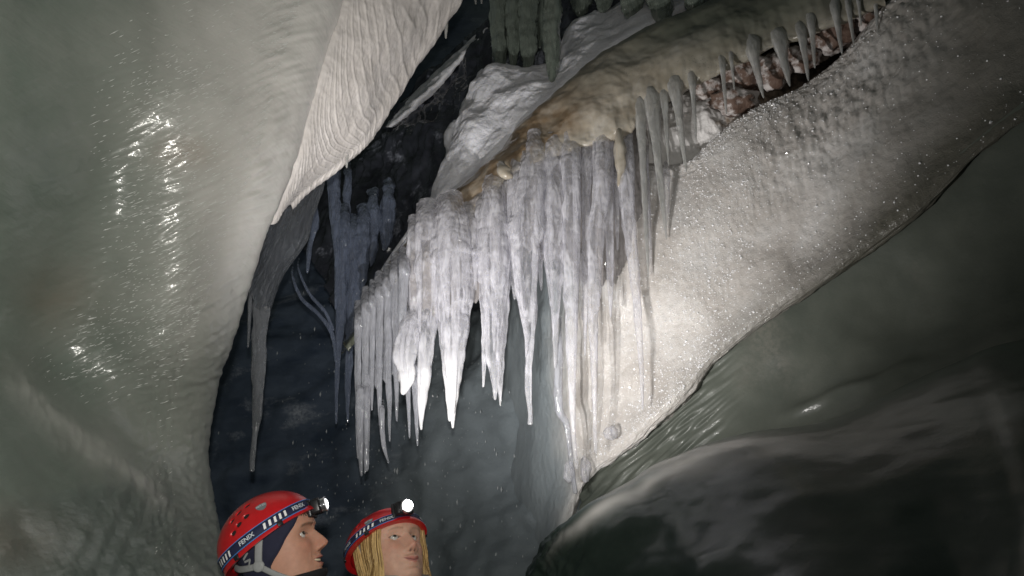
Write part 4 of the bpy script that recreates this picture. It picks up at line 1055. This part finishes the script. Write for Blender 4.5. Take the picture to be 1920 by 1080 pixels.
# ---- helmet geometry (helmet frame: +X forward, +Z up)
AX, AY, AZ = .1275, .112, .112
def hel(a, e, off=0.0):
    a, e = np.broadcast_arrays(np.asarray(a, float), np.asarray(e, float))
    k = 1 + .03 * np.cos(a) ** 2 * np.sin(2 * np.clip(e, 0, 2))
    return np.stack([(AX + off) * k * np.cos(e) * np.cos(a), (AY + off) * k * np.cos(e) * np.sin(a), (AZ + off) * np.sin(e)], -1)
def e_brim(a): return np.radians(1 - 7 * (1 - np.cos(a)) / 2 * 2)
def e_strap(a): return e_brim(a) + np.radians(11.5 - 2 * np.cos(a))
def hel_from_px(M4, px, py):
    A, E = np.meshgrid(np.radians(np.linspace(-178, 178, 240)), np.radians(np.linspace(0, 85, 90)))
    L = hel(A, E); Wd = L @ np.array(M4.to_3x3()).T + np.array(M4.translation)
    N = (L / np.array([AX ** 2, AY ** 2, AZ ** 2])) @ np.array(M4.to_3x3()).T
    q = Wd - np.array([0, 0, CAMZ]); vis = (N * q).sum(-1) < 0
    d = q[..., 1] * cp + q[..., 2] * sp_; X = 960 + FPX * q[..., 0] / d; Yp = 540 - FPX * (q[..., 2] * cp - q[..., 1] * sp_) / d
    c = np.where(vis, (X - px) ** 2 + (Yp - py) ** 2, 1e12); i = np.unravel_index(c.argmin(), c.shape)
    return A[i], E[i]

def on_helmet(v2, a0, e0, off, rot=0.0):
    """flat (x,y) shape laid on the shell around (a0,e0)"""
    c, s = math.cos(rot), math.sin(rot); x = v2[:, 0] * c - v2[:, 1] * s; y = v2[:, 0] * s + v2[:, 1] * c
    rho = .128 * max(.25, math.cos(e0))
    return hel(a0 + x / rho, e0 + y / .124, off)

def build_helmet(HM, vents, badge, label, lamp_label, hot, watts, aim, size, tilt, cz, lamp_tilt, lamp_e, lamp_a):
    M4 = HM @ Matrix.Translation((-.0215, 0, cz)) @ Matrix.Rotation(R(-tilt), 4, 'Y')
    root = bpy.data.objects.new('climbing_helmet', None); COL.objects.link(root); root.matrix_world = M4
    tag(root, label, 'helmet', 'red climbing helmets')
    spots = [hel_from_px(M4, *p) for p in vents]
    na, ne = 220, 90
    A = np.linspace(-np.pi, np.pi, na, endpoint=False)[None]; s = np.linspace(0, 1, ne)[:, None]
    E = e_brim(A) + (R(90) - e_brim(A)) * s
    off = .004 * gauss(s, .05) + 0 * E
    allv = spots + [(-a, e) for a, e in spots]
    for a, e in allv:
        x = (A - a) * .125 * np.cos(e); y = (E - e) * .122; q = np.sqrt((x / .0085) ** 2 + (y / .0075) ** 2)
        off = off - .010 * (1 - sst(.80, 1.0, q)) + .0010 * gauss(q - 1.25, .2)
    off = off + .0035 * gauss(np.abs(A), .5) * gauss(s - .0, .10)
    P = hel(A + 0 * E, E, off)
    inn = hel(A + 0 * E, E, -.012 + 0 * E)[:40]
    mb = MB(); mb.grid(P, True); mb.grid(inn[::-1], True); mb.grid(np.stack([inn[0], P[0]]), True)
    mb.build('shell', MS['red'], root)
    for a, e in allv:
        th = np.linspace(0, 2 * np.pi, 16, endpoint=False); rr = .0077 * (1 + .22 * np.cos(th - .6))
        ring = np.stack([rr * np.cos(th), rr * .88 * np.sin(th)], -1)
        v = on_helmet(np.vstack([ring, [[0, 0]]]), a, e, -.0020)
        i = np.arange(16); tmesh('vent', v, np.stack([i, (i + 1) % 16, np.full(16, 16)], -1), MS['dark'], root)
    # badge
    a, e = hel_from_px(M4, *badge)
    sh = np.array([(-.0145, .008), (-.012, .0105), (0, .0125), (.012, .0105), (.0145, .008), (.0125, -.001), (.007, -.008), (0, -.0115), (-.007, -.008), (-.0125, -.001)])
    v = np.vstack([on_helmet(np.vstack([sh, [[0, 0]]]), a, e, .0012), on_helmet(sh, a, e, -.001)]); i = np.arange(10); j = (i + 1) % 10
    t = np.vstack([np.stack([i, j, np.full(10, 10)], -1), np.stack([i, 11 + i, j], -1), np.stack([j, 11 + i, 11 + j], -1)])
    b = tmesh('badge', v, t, MS['badge'], root)
    tv, tt = text_pts('PETZL', .0088); tmesh('lettering', on_helmet(tv[:, :2] + [0, .004], a, e, .0018), tt, MS['pale'], b)
    tv, tt = text_pts('ELIOS', .0042); tmesh('lettering', on_helmet(tv[:, :2] + [0, -.0035], a, e, .0018), tt, MS['pale'], b) if False else None
    # side clips on the rim
    for sg in (-1, 1):
        for aa in (R(62), R(118)):
            c = hel(sg * aa, e_brim(sg * aa) + R(3), .003); mb = MB()
            mb.box(Matrix.Translation(Vector(c.tolist())) @ Matrix.Rotation(sg * aa, 4, 'Z'), .006, .014, .012, .0015); mb.build('clip', MS['black'], root)
    # ---- headlamp: strap, marks, lettering, housing
    hl = bpy.data.objects.new('headlamp', None); COL.objects.link(hl); hl.matrix_world = M4
    tag(hl, lamp_label, 'headlamp', 'lit headlamps')
    hw = R(6.6)
    Aq = np.linspace(-np.pi, np.pi, 160, endpoint=False)[None]
    T = np.array([-1, -1, -.97, .97, 1, 1])[:, None]; O = np.array([.000, .0022, .0028, .0028, .0022, .000])[:, None]
    sheet('strap', hel(Aq + 0 * T, e_strap(Aq) + hw * T, O + 0 * Aq), MS['navy'], parent=hl, wrap=True)
    for tpos in (-.88, .88):
        T2 = np.array([tpos - .07, tpos + .07])[:, None]
        sheet('strap_edge', hel(Aq + 0 * T2, e_strap(Aq) + hw * T2, .0034 + 0 * T2 + 0 * Aq), MS['blue'], parent=hl, wrap=True)
    def mark(a):
        th = np.linspace(-1, 1, 4)[None]; tv = np.linspace(-.52, .52, 4)[:, None]
        aa = a + R(1.35) * th + R(1.2) * tv
        sheet('reflective_mark', hel(aa, e_strap(aa) + hw * tv, .0034 + 0 * aa), MS['refl'], parent=hl)
    def word(a):
        tv, tt = text_pts('FENIX', .0155)
        aa = a + tv[:, 0] / .128; tmesh('lettering', hel(aa, e_strap(aa) + tv[:, 1] / .124, .0036), tt, MS['pale'], hl)
    for sg in (-1, 1):
        for k in range(5): mark(sg * R(52 + 6.2 * k)); mark(sg * R(124 + 6.2 * k))
        word(sg * R(33)); word(sg * R(99))
    e0 = float(e_strap(0.0)) + R(3)
    c = hel(R(lamp_a), e0 + R(lamp_e), .017 - (.009 if lamp_e < 0 else 0)); nrm = Vector((math.cos(R(lamp_tilt)), 0, math.sin(R(lamp_tilt))))
    Mb = Matrix.Translation(Vector(c.tolist())) @ nrm.to_track_quat('X', 'Z').to_matrix().to_4x4() @ Matrix.Rotation(R(lamp_a), 4, 'Z')
    mb = MB(); mb.box(Mb, .026, .050, .036, .006); mb.box(Mb @ Matrix.Translation((-.016, 0, -.002)), .012, .058, .042, .004)
    mb.box(Mb @ Matrix.Translation((.002, .0, .019)), .014, .018, .005, .0015)
    mb.build('housing', MS['black'], hl)
    th = np.linspace(0, 2 * np.pi, 28, endpoint=False)
    def ring(x, r): return np.array([list(Mb @ Vector((x, r * math.cos(t), r * math.sin(t)))) for t in th])
    bz = MB(); bz.grid(np.stack([ring(.010, .0175), ring(.022, .0190), ring(.0245, .0182), ring(.024, .0168), ring(.021, .0160)]), True); bz.build('bezel', MS['chrome'], hl)
    ln = MB(); ln.grid(np.stack([ring(.0215, .0162), ring(.0245, .0145), ring(.0262, .0120), ring(.0275, .008), ring(.0280, .0005)]), True); lo_ = ln.build('lens', MS['lens_hot' if hot else 'lens'], hl); add_attr(lo_.data, 'core', np.repeat([.008, .03, .15, .7, 1.0], 28))
    src = M4 @ (Mb @ Vector((.040, 0, 0)))
    lo = spot('headlamp_light', src, aim, watts, size, 1.0, (1.0, .97, .94), .012)
    return root, hl

def build_person(px, py, Y, yaw, pitch, scale, male, label, helmet):
    c = V(px, py, Y); H = c.z
    root = bpy.data.objects.new('person', None); COL.objects.link(root); root.location = (c.x, c.y, .02); root.rotation_euler = (0, 0, yaw)
    tag(root, label, 'person', 'two cave visitors')
    RM = Matrix.Translation((c.x, c.y, .02)) @ Matrix.Rotation(yaw, 4, 'Z')
    h = H - .02
    HL = Matrix.Translation((0, 0, h)) @ Matrix.Rotation(-pitch, 4, 'Y') @ Matrix.Scale(scale, 4)
    def tr(P, blend=True):
        P = np.asarray(P, float); Hm = np.array(HL)
        q = P @ Hm[:3, :3].T + Hm[:3, 3]
        if not blend: return q
        u = P * scale + np.array([-.02, 0, h]); w = sst(-.20, -.125, P[..., 2])[..., None]
        return q * w + u * (1 - w)
    P, col = face_mesh(male)
    q = tr(P)
    # carry the neck on into shoulders and chest: one body surface
    th = np.linspace(-1, 1, P.shape[1], endpoint=False); ang = np.pi * (0.45 * th + .55 * th ** 3)
    rows = []
    for dz, rx, ry in ((-.225, .062, .070), (-.25, .075, .12), (-.28, .09, .165), (-.34, .10, .175), (-.45, .10, .165), (-.6, .095, .15), (-.75, .10, .16), (-.80, .05, .08)):
        rows.append(np.stack([rx * np.cos(ang) - .025, ry * np.sin(ang), 0 * ang + h + dz * scale], -1))
    q = np.concatenate([q, np.stack(rows)]); col = np.concatenate([col, np.broadcast_to(col[-1:], (len(rows),) + col.shape[1:])])
    body = sheet('body', q, MS['skin'], parent=root, wrap=True); add_col(body.data, 'tint', col)
    # eyes
    for sg in (-1, 1):
        t_, p_ = np.meshgrid(np.linspace(0, np.pi, 30), np.linspace(0, 2 * np.pi, 32, endpoint=False), indexing='ij')
        r = .0122; gz = Vector((1, -.42 if male else -.26, .16 if male else .24)).normalized(); rot = np.array(gz.to_track_quat('Z', 'Y').to_matrix())
        S = np.stack([np.sin(t_) * np.cos(p_), np.sin(t_) * np.sin(p_), np.cos(t_)], -1) @ rot.T * r + np.array([.0595, sg * .0315, .0012])
        ec = np.full(S.shape, .50) * np.array([1, .96, .9]); ec[t_ < .54] = [.06, .045, .03] if male else [.09, .10, .09]; ec[t_ < .24] = [.006, .005, .005]
        e = sheet('eye', tr(S, False), MS['eye'], parent=root, wrap=True); add_col(e.data, 'tint', ec)
    if male:
        aa = np.linspace(-1, 1, 25); mb = MB()
        up = np.stack([.0815 - 22 * (aa * .022) ** 2, aa * .0225, -.0675 + .0045 * aa ** 2], -1); dn = up + np.array([-.001, 0, -.0052])
        dn[:, 2] += .0009 * np.abs(np.sin(aa * 12)); mb.grid(np.stack([up, up * .5 + dn * .5 + [.0012, 0, 0], dn])); mb.v = [tr(v, False) for v in mb.v]
        mb.build('teeth', MS['tooth'], root)
        # knitted hat under the helmet
        zz = np.linspace(.10, -.155, 90); ao = np.interp(zz, [-.155, -.1, -.046, 0, .03, .06, .1], np.radians([118, 112, 100, 70, 50, 32, 20]))
        A = ao[:, None] + (2 * np.pi - 2 * ao[:, None]) * np.linspace(0, 1, 120)[None]
        ed = gauss(np.minimum(A - ao[:, None], 2 * np.pi - ao[:, None] - A), .05)
        Ph = head_pt(A, zz[:, None] + 0 * A, .0075 + .0010 * perlin(stack(A * 6, zz[:, None] * 60, 0 * A)) - .0035 * ed)
        Ph[..., 1] *= 1 + .06 * gauss(zz[:, None] + .02, .03) * gauss(np.cos(A) + .1, .3)
        Pin = head_pt(A, zz[:, None] + 0 * A, .001)
        mb = MB(); mb.grid(tr(Ph)); mb.grid(np.stack([tr(Pin)[:, 0], tr(Ph)[:, 0]])); mb.grid(np.stack([tr(Ph)[:, -1], tr(Pin)[:, -1]]))
        hat = mb.build('knit_hat', MS['hat'], root)
        tv, tt = text_pts('NW', .033)
        tv = tv[:, :2] * [1.15, .75]
        tmesh('lettering', tr(head_pt(R(-124) - tv[:, 1] / .090, -.004 + tv[:, 0], .0150)), tt, MS['grey'], hat)
        # fringe peeping out at the brow
        mb = MB(); sd = []
        for k in range(34):
            y0 = -.046 + .0023 * k + random.uniform(-.001, .001); a0 = math.asin(max(-1, min(1, y0 / .077)))
            p = [head_pt(a0 + random.uniform(-.03, .03) * i, .062 - .0075 * i * random.uniform(.8, 1.2), .003 + .0012 * i) for i in range(4)]
            mb.tube(tr(np.array(p), False), [.0022, .0022, .0016, .0004], 5)
        o = mb.build('hair', MS['brownhair'], root); add_attr(o.data, 'strand', RNG.random(len(o.data.vertices)) * .4 + .2)
    else:
        mb = MB(); st = []
        def hang(p0, n, out, drop, wob):
            pts = [p0]
            for i in range(n): pts.append(pts[-1] + np.array([out[0] * (1 - i / n) + wob * random.uniform(-1, 1), out[1] * (1 - i / n) + wob * random.uniform(-1, 1), -drop]))
            return pts
        for k in range(900):
            sg = -1 if k % 2 else 1
            a0 = sg * R(random.choice([random.uniform(50, 75), random.uniform(60, 120), random.uniform(100, 178)]))
            offs = random.uniform(.004, .016)
            fr = abs(a0) < R(80)
            aw = a0
            pts = []
            for zz in np.linspace(.036, -.06, 9):
                aw2 = a0 + sg * R(14) * (.06 - zz) / .12 * (1 if fr else .4)
                pts.append(tr(head_pt(aw2, zz, offs + .010 * sst(.05, -.05, zz) if False else offs + .006 * (1 - sst(-.05, .05, zz))), False))
            d = pts[-1] - np.array([-.01, 0, h]); d[2] = 0; d /= np.linalg.norm(d) + 1e-9
            pts += hang(pts[-1], random.randint(9, 13), d * random.uniform(.002, .0065) + np.array([.0012, 0, 0]), .0165, .0030)[1:]
            n = len(pts); wv = random.uniform(.0008, .0026)
            rad = wv * np.interp(np.linspace(0, 1, n), [0, .15, .7, 1], [.6, 1, .9, .12])
            if k % 9 == 0: pts = [p_ + np.array([random.gauss(0, .004), random.gauss(0, .004), 0]) * (i_ / 8) for i_, p_ in enumerate(pts)]; wv *= .35
            nrm = tr(head_pt(a0, 0, 1.0), False) - tr(head_pt(a0, 0, 0.), False)
            pp = np.array(pts); pp[1:-1] = .25 * pp[:-2] + .5 * pp[1:-1] + .25 * pp[2:]
            mb.tube(pp, rad, 5, flat=.5, up=nrm / np.linalg.norm(nrm)); st += [random.random()] * (n * 5 + 12)
        A, Z = np.meshgrid(np.linspace(R(78), R(282), 80), np.linspace(.06, -.07, 60)); mb.grid(tr(head_pt(A, Z, .004), False)); st += [.35] * A.size
        o = mb.build('hair', MS['blond'], root)
        if len(st) == len(o.data.vertices): add_attr(o.data, 'strand', st)
    # collar, jacket, trousers, boots
    A, Z = np.meshgrid(np.linspace(-np.pi, np.pi, 72, endpoint=False), np.linspace(0, 1, 26))
    ztop = (-.093 + .010 * (1 - np.cos(A)) / 2) if male else (-.150 + 0 * A)
    zz = ztop + (-.235 - ztop) * Z
    Cc = head_pt(A, np.maximum(zz, -.2), .010 + .006 * gauss(Z, .12) + .012 * Z + .002 * np.sin(zz * 160 + A * 2)); Cc[..., 2] = zz
    nz = sst(-.10, -.125, zz) if False else (1 - sst(-.135, -.11, zz))
    Cc[..., 0] += .030 * nz * (np.cos(A) > 0) * np.cos(A)
    q = tr(Cc); o = sheet('collar', q, MS['jacket'], parent=root, wrap=True); md = o.modifiers.new('thick', 'SOLIDIFY'); md.thickness = -.006
    s = scale
    vv = [(-.02, 0, h - .62 * s), (-.02, 0, h - .44 * s), (-.02, 0, h - .31 * s), (-.02, 0, h - .235 * s)]; ee = [(0, 1), (1, 2), (2, 3)]; rr = [(.14, .20), (.15, .21), (.12, .17), (.085, .09)]
    vv.append((0, 0, h - .80 * s)); ee.append((0, 4)); rr.append((.15, .20))
    for sg in (-1, 1):
        k = len(vv); vv += [(-.02, sg * .19 * s, h - .30 * s), (-.06, sg * .27 * s, h - .55 * s), (.10, sg * .19 * s, h - .76 * s)]; ee += [(2, k), (k, k + 1), (k + 1, k + 2)]; rr += [(.075, .075), (.058, .058), (.045, .045)]
    skin_body('jacket', vv, ee, rr, MS['jacket'], root)
    vv = [(0, 0, h - .80 * s)]; ee = []; rr = [(.13, .17)]
    for sg in (-1, 1):
        k = len(vv); vv += [(0, sg * .10, h - .92 * s), (.02, sg * .11, .48), (-.01, sg * .11, .10)]; ee += [(0, k), (k, k + 1), (k + 1, k + 2)]; rr += [(.09, .09), (.065, .065), (.055, .055)]
    skin_body('trousers', vv, ee, rr, MS['hat'], root)
    for sg in (-1, 1):
        mb = MB(); mb.tube([(-.06, sg * .11, .05), (0, sg * .11, .058), (.08, sg * .115, .05), (.15, sg * .12, .04), (.19, sg * .12, .035)], [.035, .052, .05, .046, .02], 14, flat=1)
        mb.tube([(-.01, sg * .11, .06), (-.01, sg * .11, .13), (-.01, sg * .11, .2)], [.05, .05, .056], 14, up=(1, 0, 0)); mb.build('boot', MS['boot'], root)
    HM = RM @ HL
    helm, hl = build_helmet(HM, **helmet)
    # chin straps belong to the helmet
    inv = np.array((helm.matrix_world.inverted() @ RM))
    off = .0125 if male else .0105
    def strap(name, apts, wd, parent=None):
        p = tr(np.array([head_pt(R(a), z, off + o_) for a, z, o_ in apts])); p = cr(p, np.linspace(0, len(p) - 1, 24))
        nr = tr(head_pt(R(apts[0][0]), -.02, 1.0), False) - tr(head_pt(R(apts[0][0]), -.02, 0.), False)
        p = p @ inv[:3, :3].T + inv[:3, 3]; nr = inv[:3, :3] @ nr
        mb = MB(); mb.tube(p, wd, 8, flat=.16, up=nr / np.linalg.norm(nr)); mb.build(name, MS['grey'], helm)
        return p
    for sg in (-1, 1):
        p = strap('chin_strap', [(sg * 92, .050, .004), (sg * 100, .020, .002), (sg * 108, -.015, .001), (sg * 112, -.036, .001)], .0098)
        strap('nape_strap', [(sg * 112, -.036, .001), (sg * 130, -.030, .001), (sg * 150, -.022, .002), (sg * 168, -.01, .004)], .008)
        strap('chin_strap', [(sg * 112, -.036, .001), (sg * 98, -.064, .001), (sg * 80, -.092, .003), (sg * 40, -.115, .010), (0, -.122, .012)], .0075)
        nr = np.array([0, sg, 0.]); th = np.linspace(0, 2 * np.pi, 24, endpoint=False)
        c = p[-1]; mb = MB()
        rings = [c + np.stack([rd * np.cos(th), 0 * th + sg * hh, rd * np.sin(th)], -1) for rd, hh in ((.0135, -.002), (.0138, .003), (.0125, .0045), (.004, .0050), (.0003, .0046))]
        mb.grid(np.stack(rings), True); mb.build('strap_buckle', MS['grey'], helm)
    return root

build_person(527, 1022, 1.97, R(0), R(22), 1.0, True, 'person in red helmet and navy knit hat, smiling and looking up in profile',
             dict(vents=[(463, 949), (447, 962), (434, 978), (461, 968), (447, 984), (437, 1000)], badge=(491, 951),
                  label='red helmet on the person with the navy knit hat', lamp_label='headlamp seen from the side on the smiling person\'s helmet', hot=False, watts=88, aim=V(1000, 380, 3.0), size=113, tilt=11, cz=.024, lamp_tilt=-14, lamp_e=-11, lamp_a=0))
AZ = .090
build_person(734, 1030, 2.13, R(-46), R(27), .96, False, 'person with long blond hair in red helmet, gazing up with closed lips',
             dict(vents=[(672, 986), (668, 1004), (681, 975)], badge=(692, 979),
                  label='red helmet on the blond person', lamp_label='dazzling headlamp facing the viewer on the blond person\'s helmet', hot=True, watts=62, aim=V(1130, 400, 2.9), size=117, tilt=3, cz=.023, lamp_tilt=-14, lamp_e=3, lamp_a=-9))
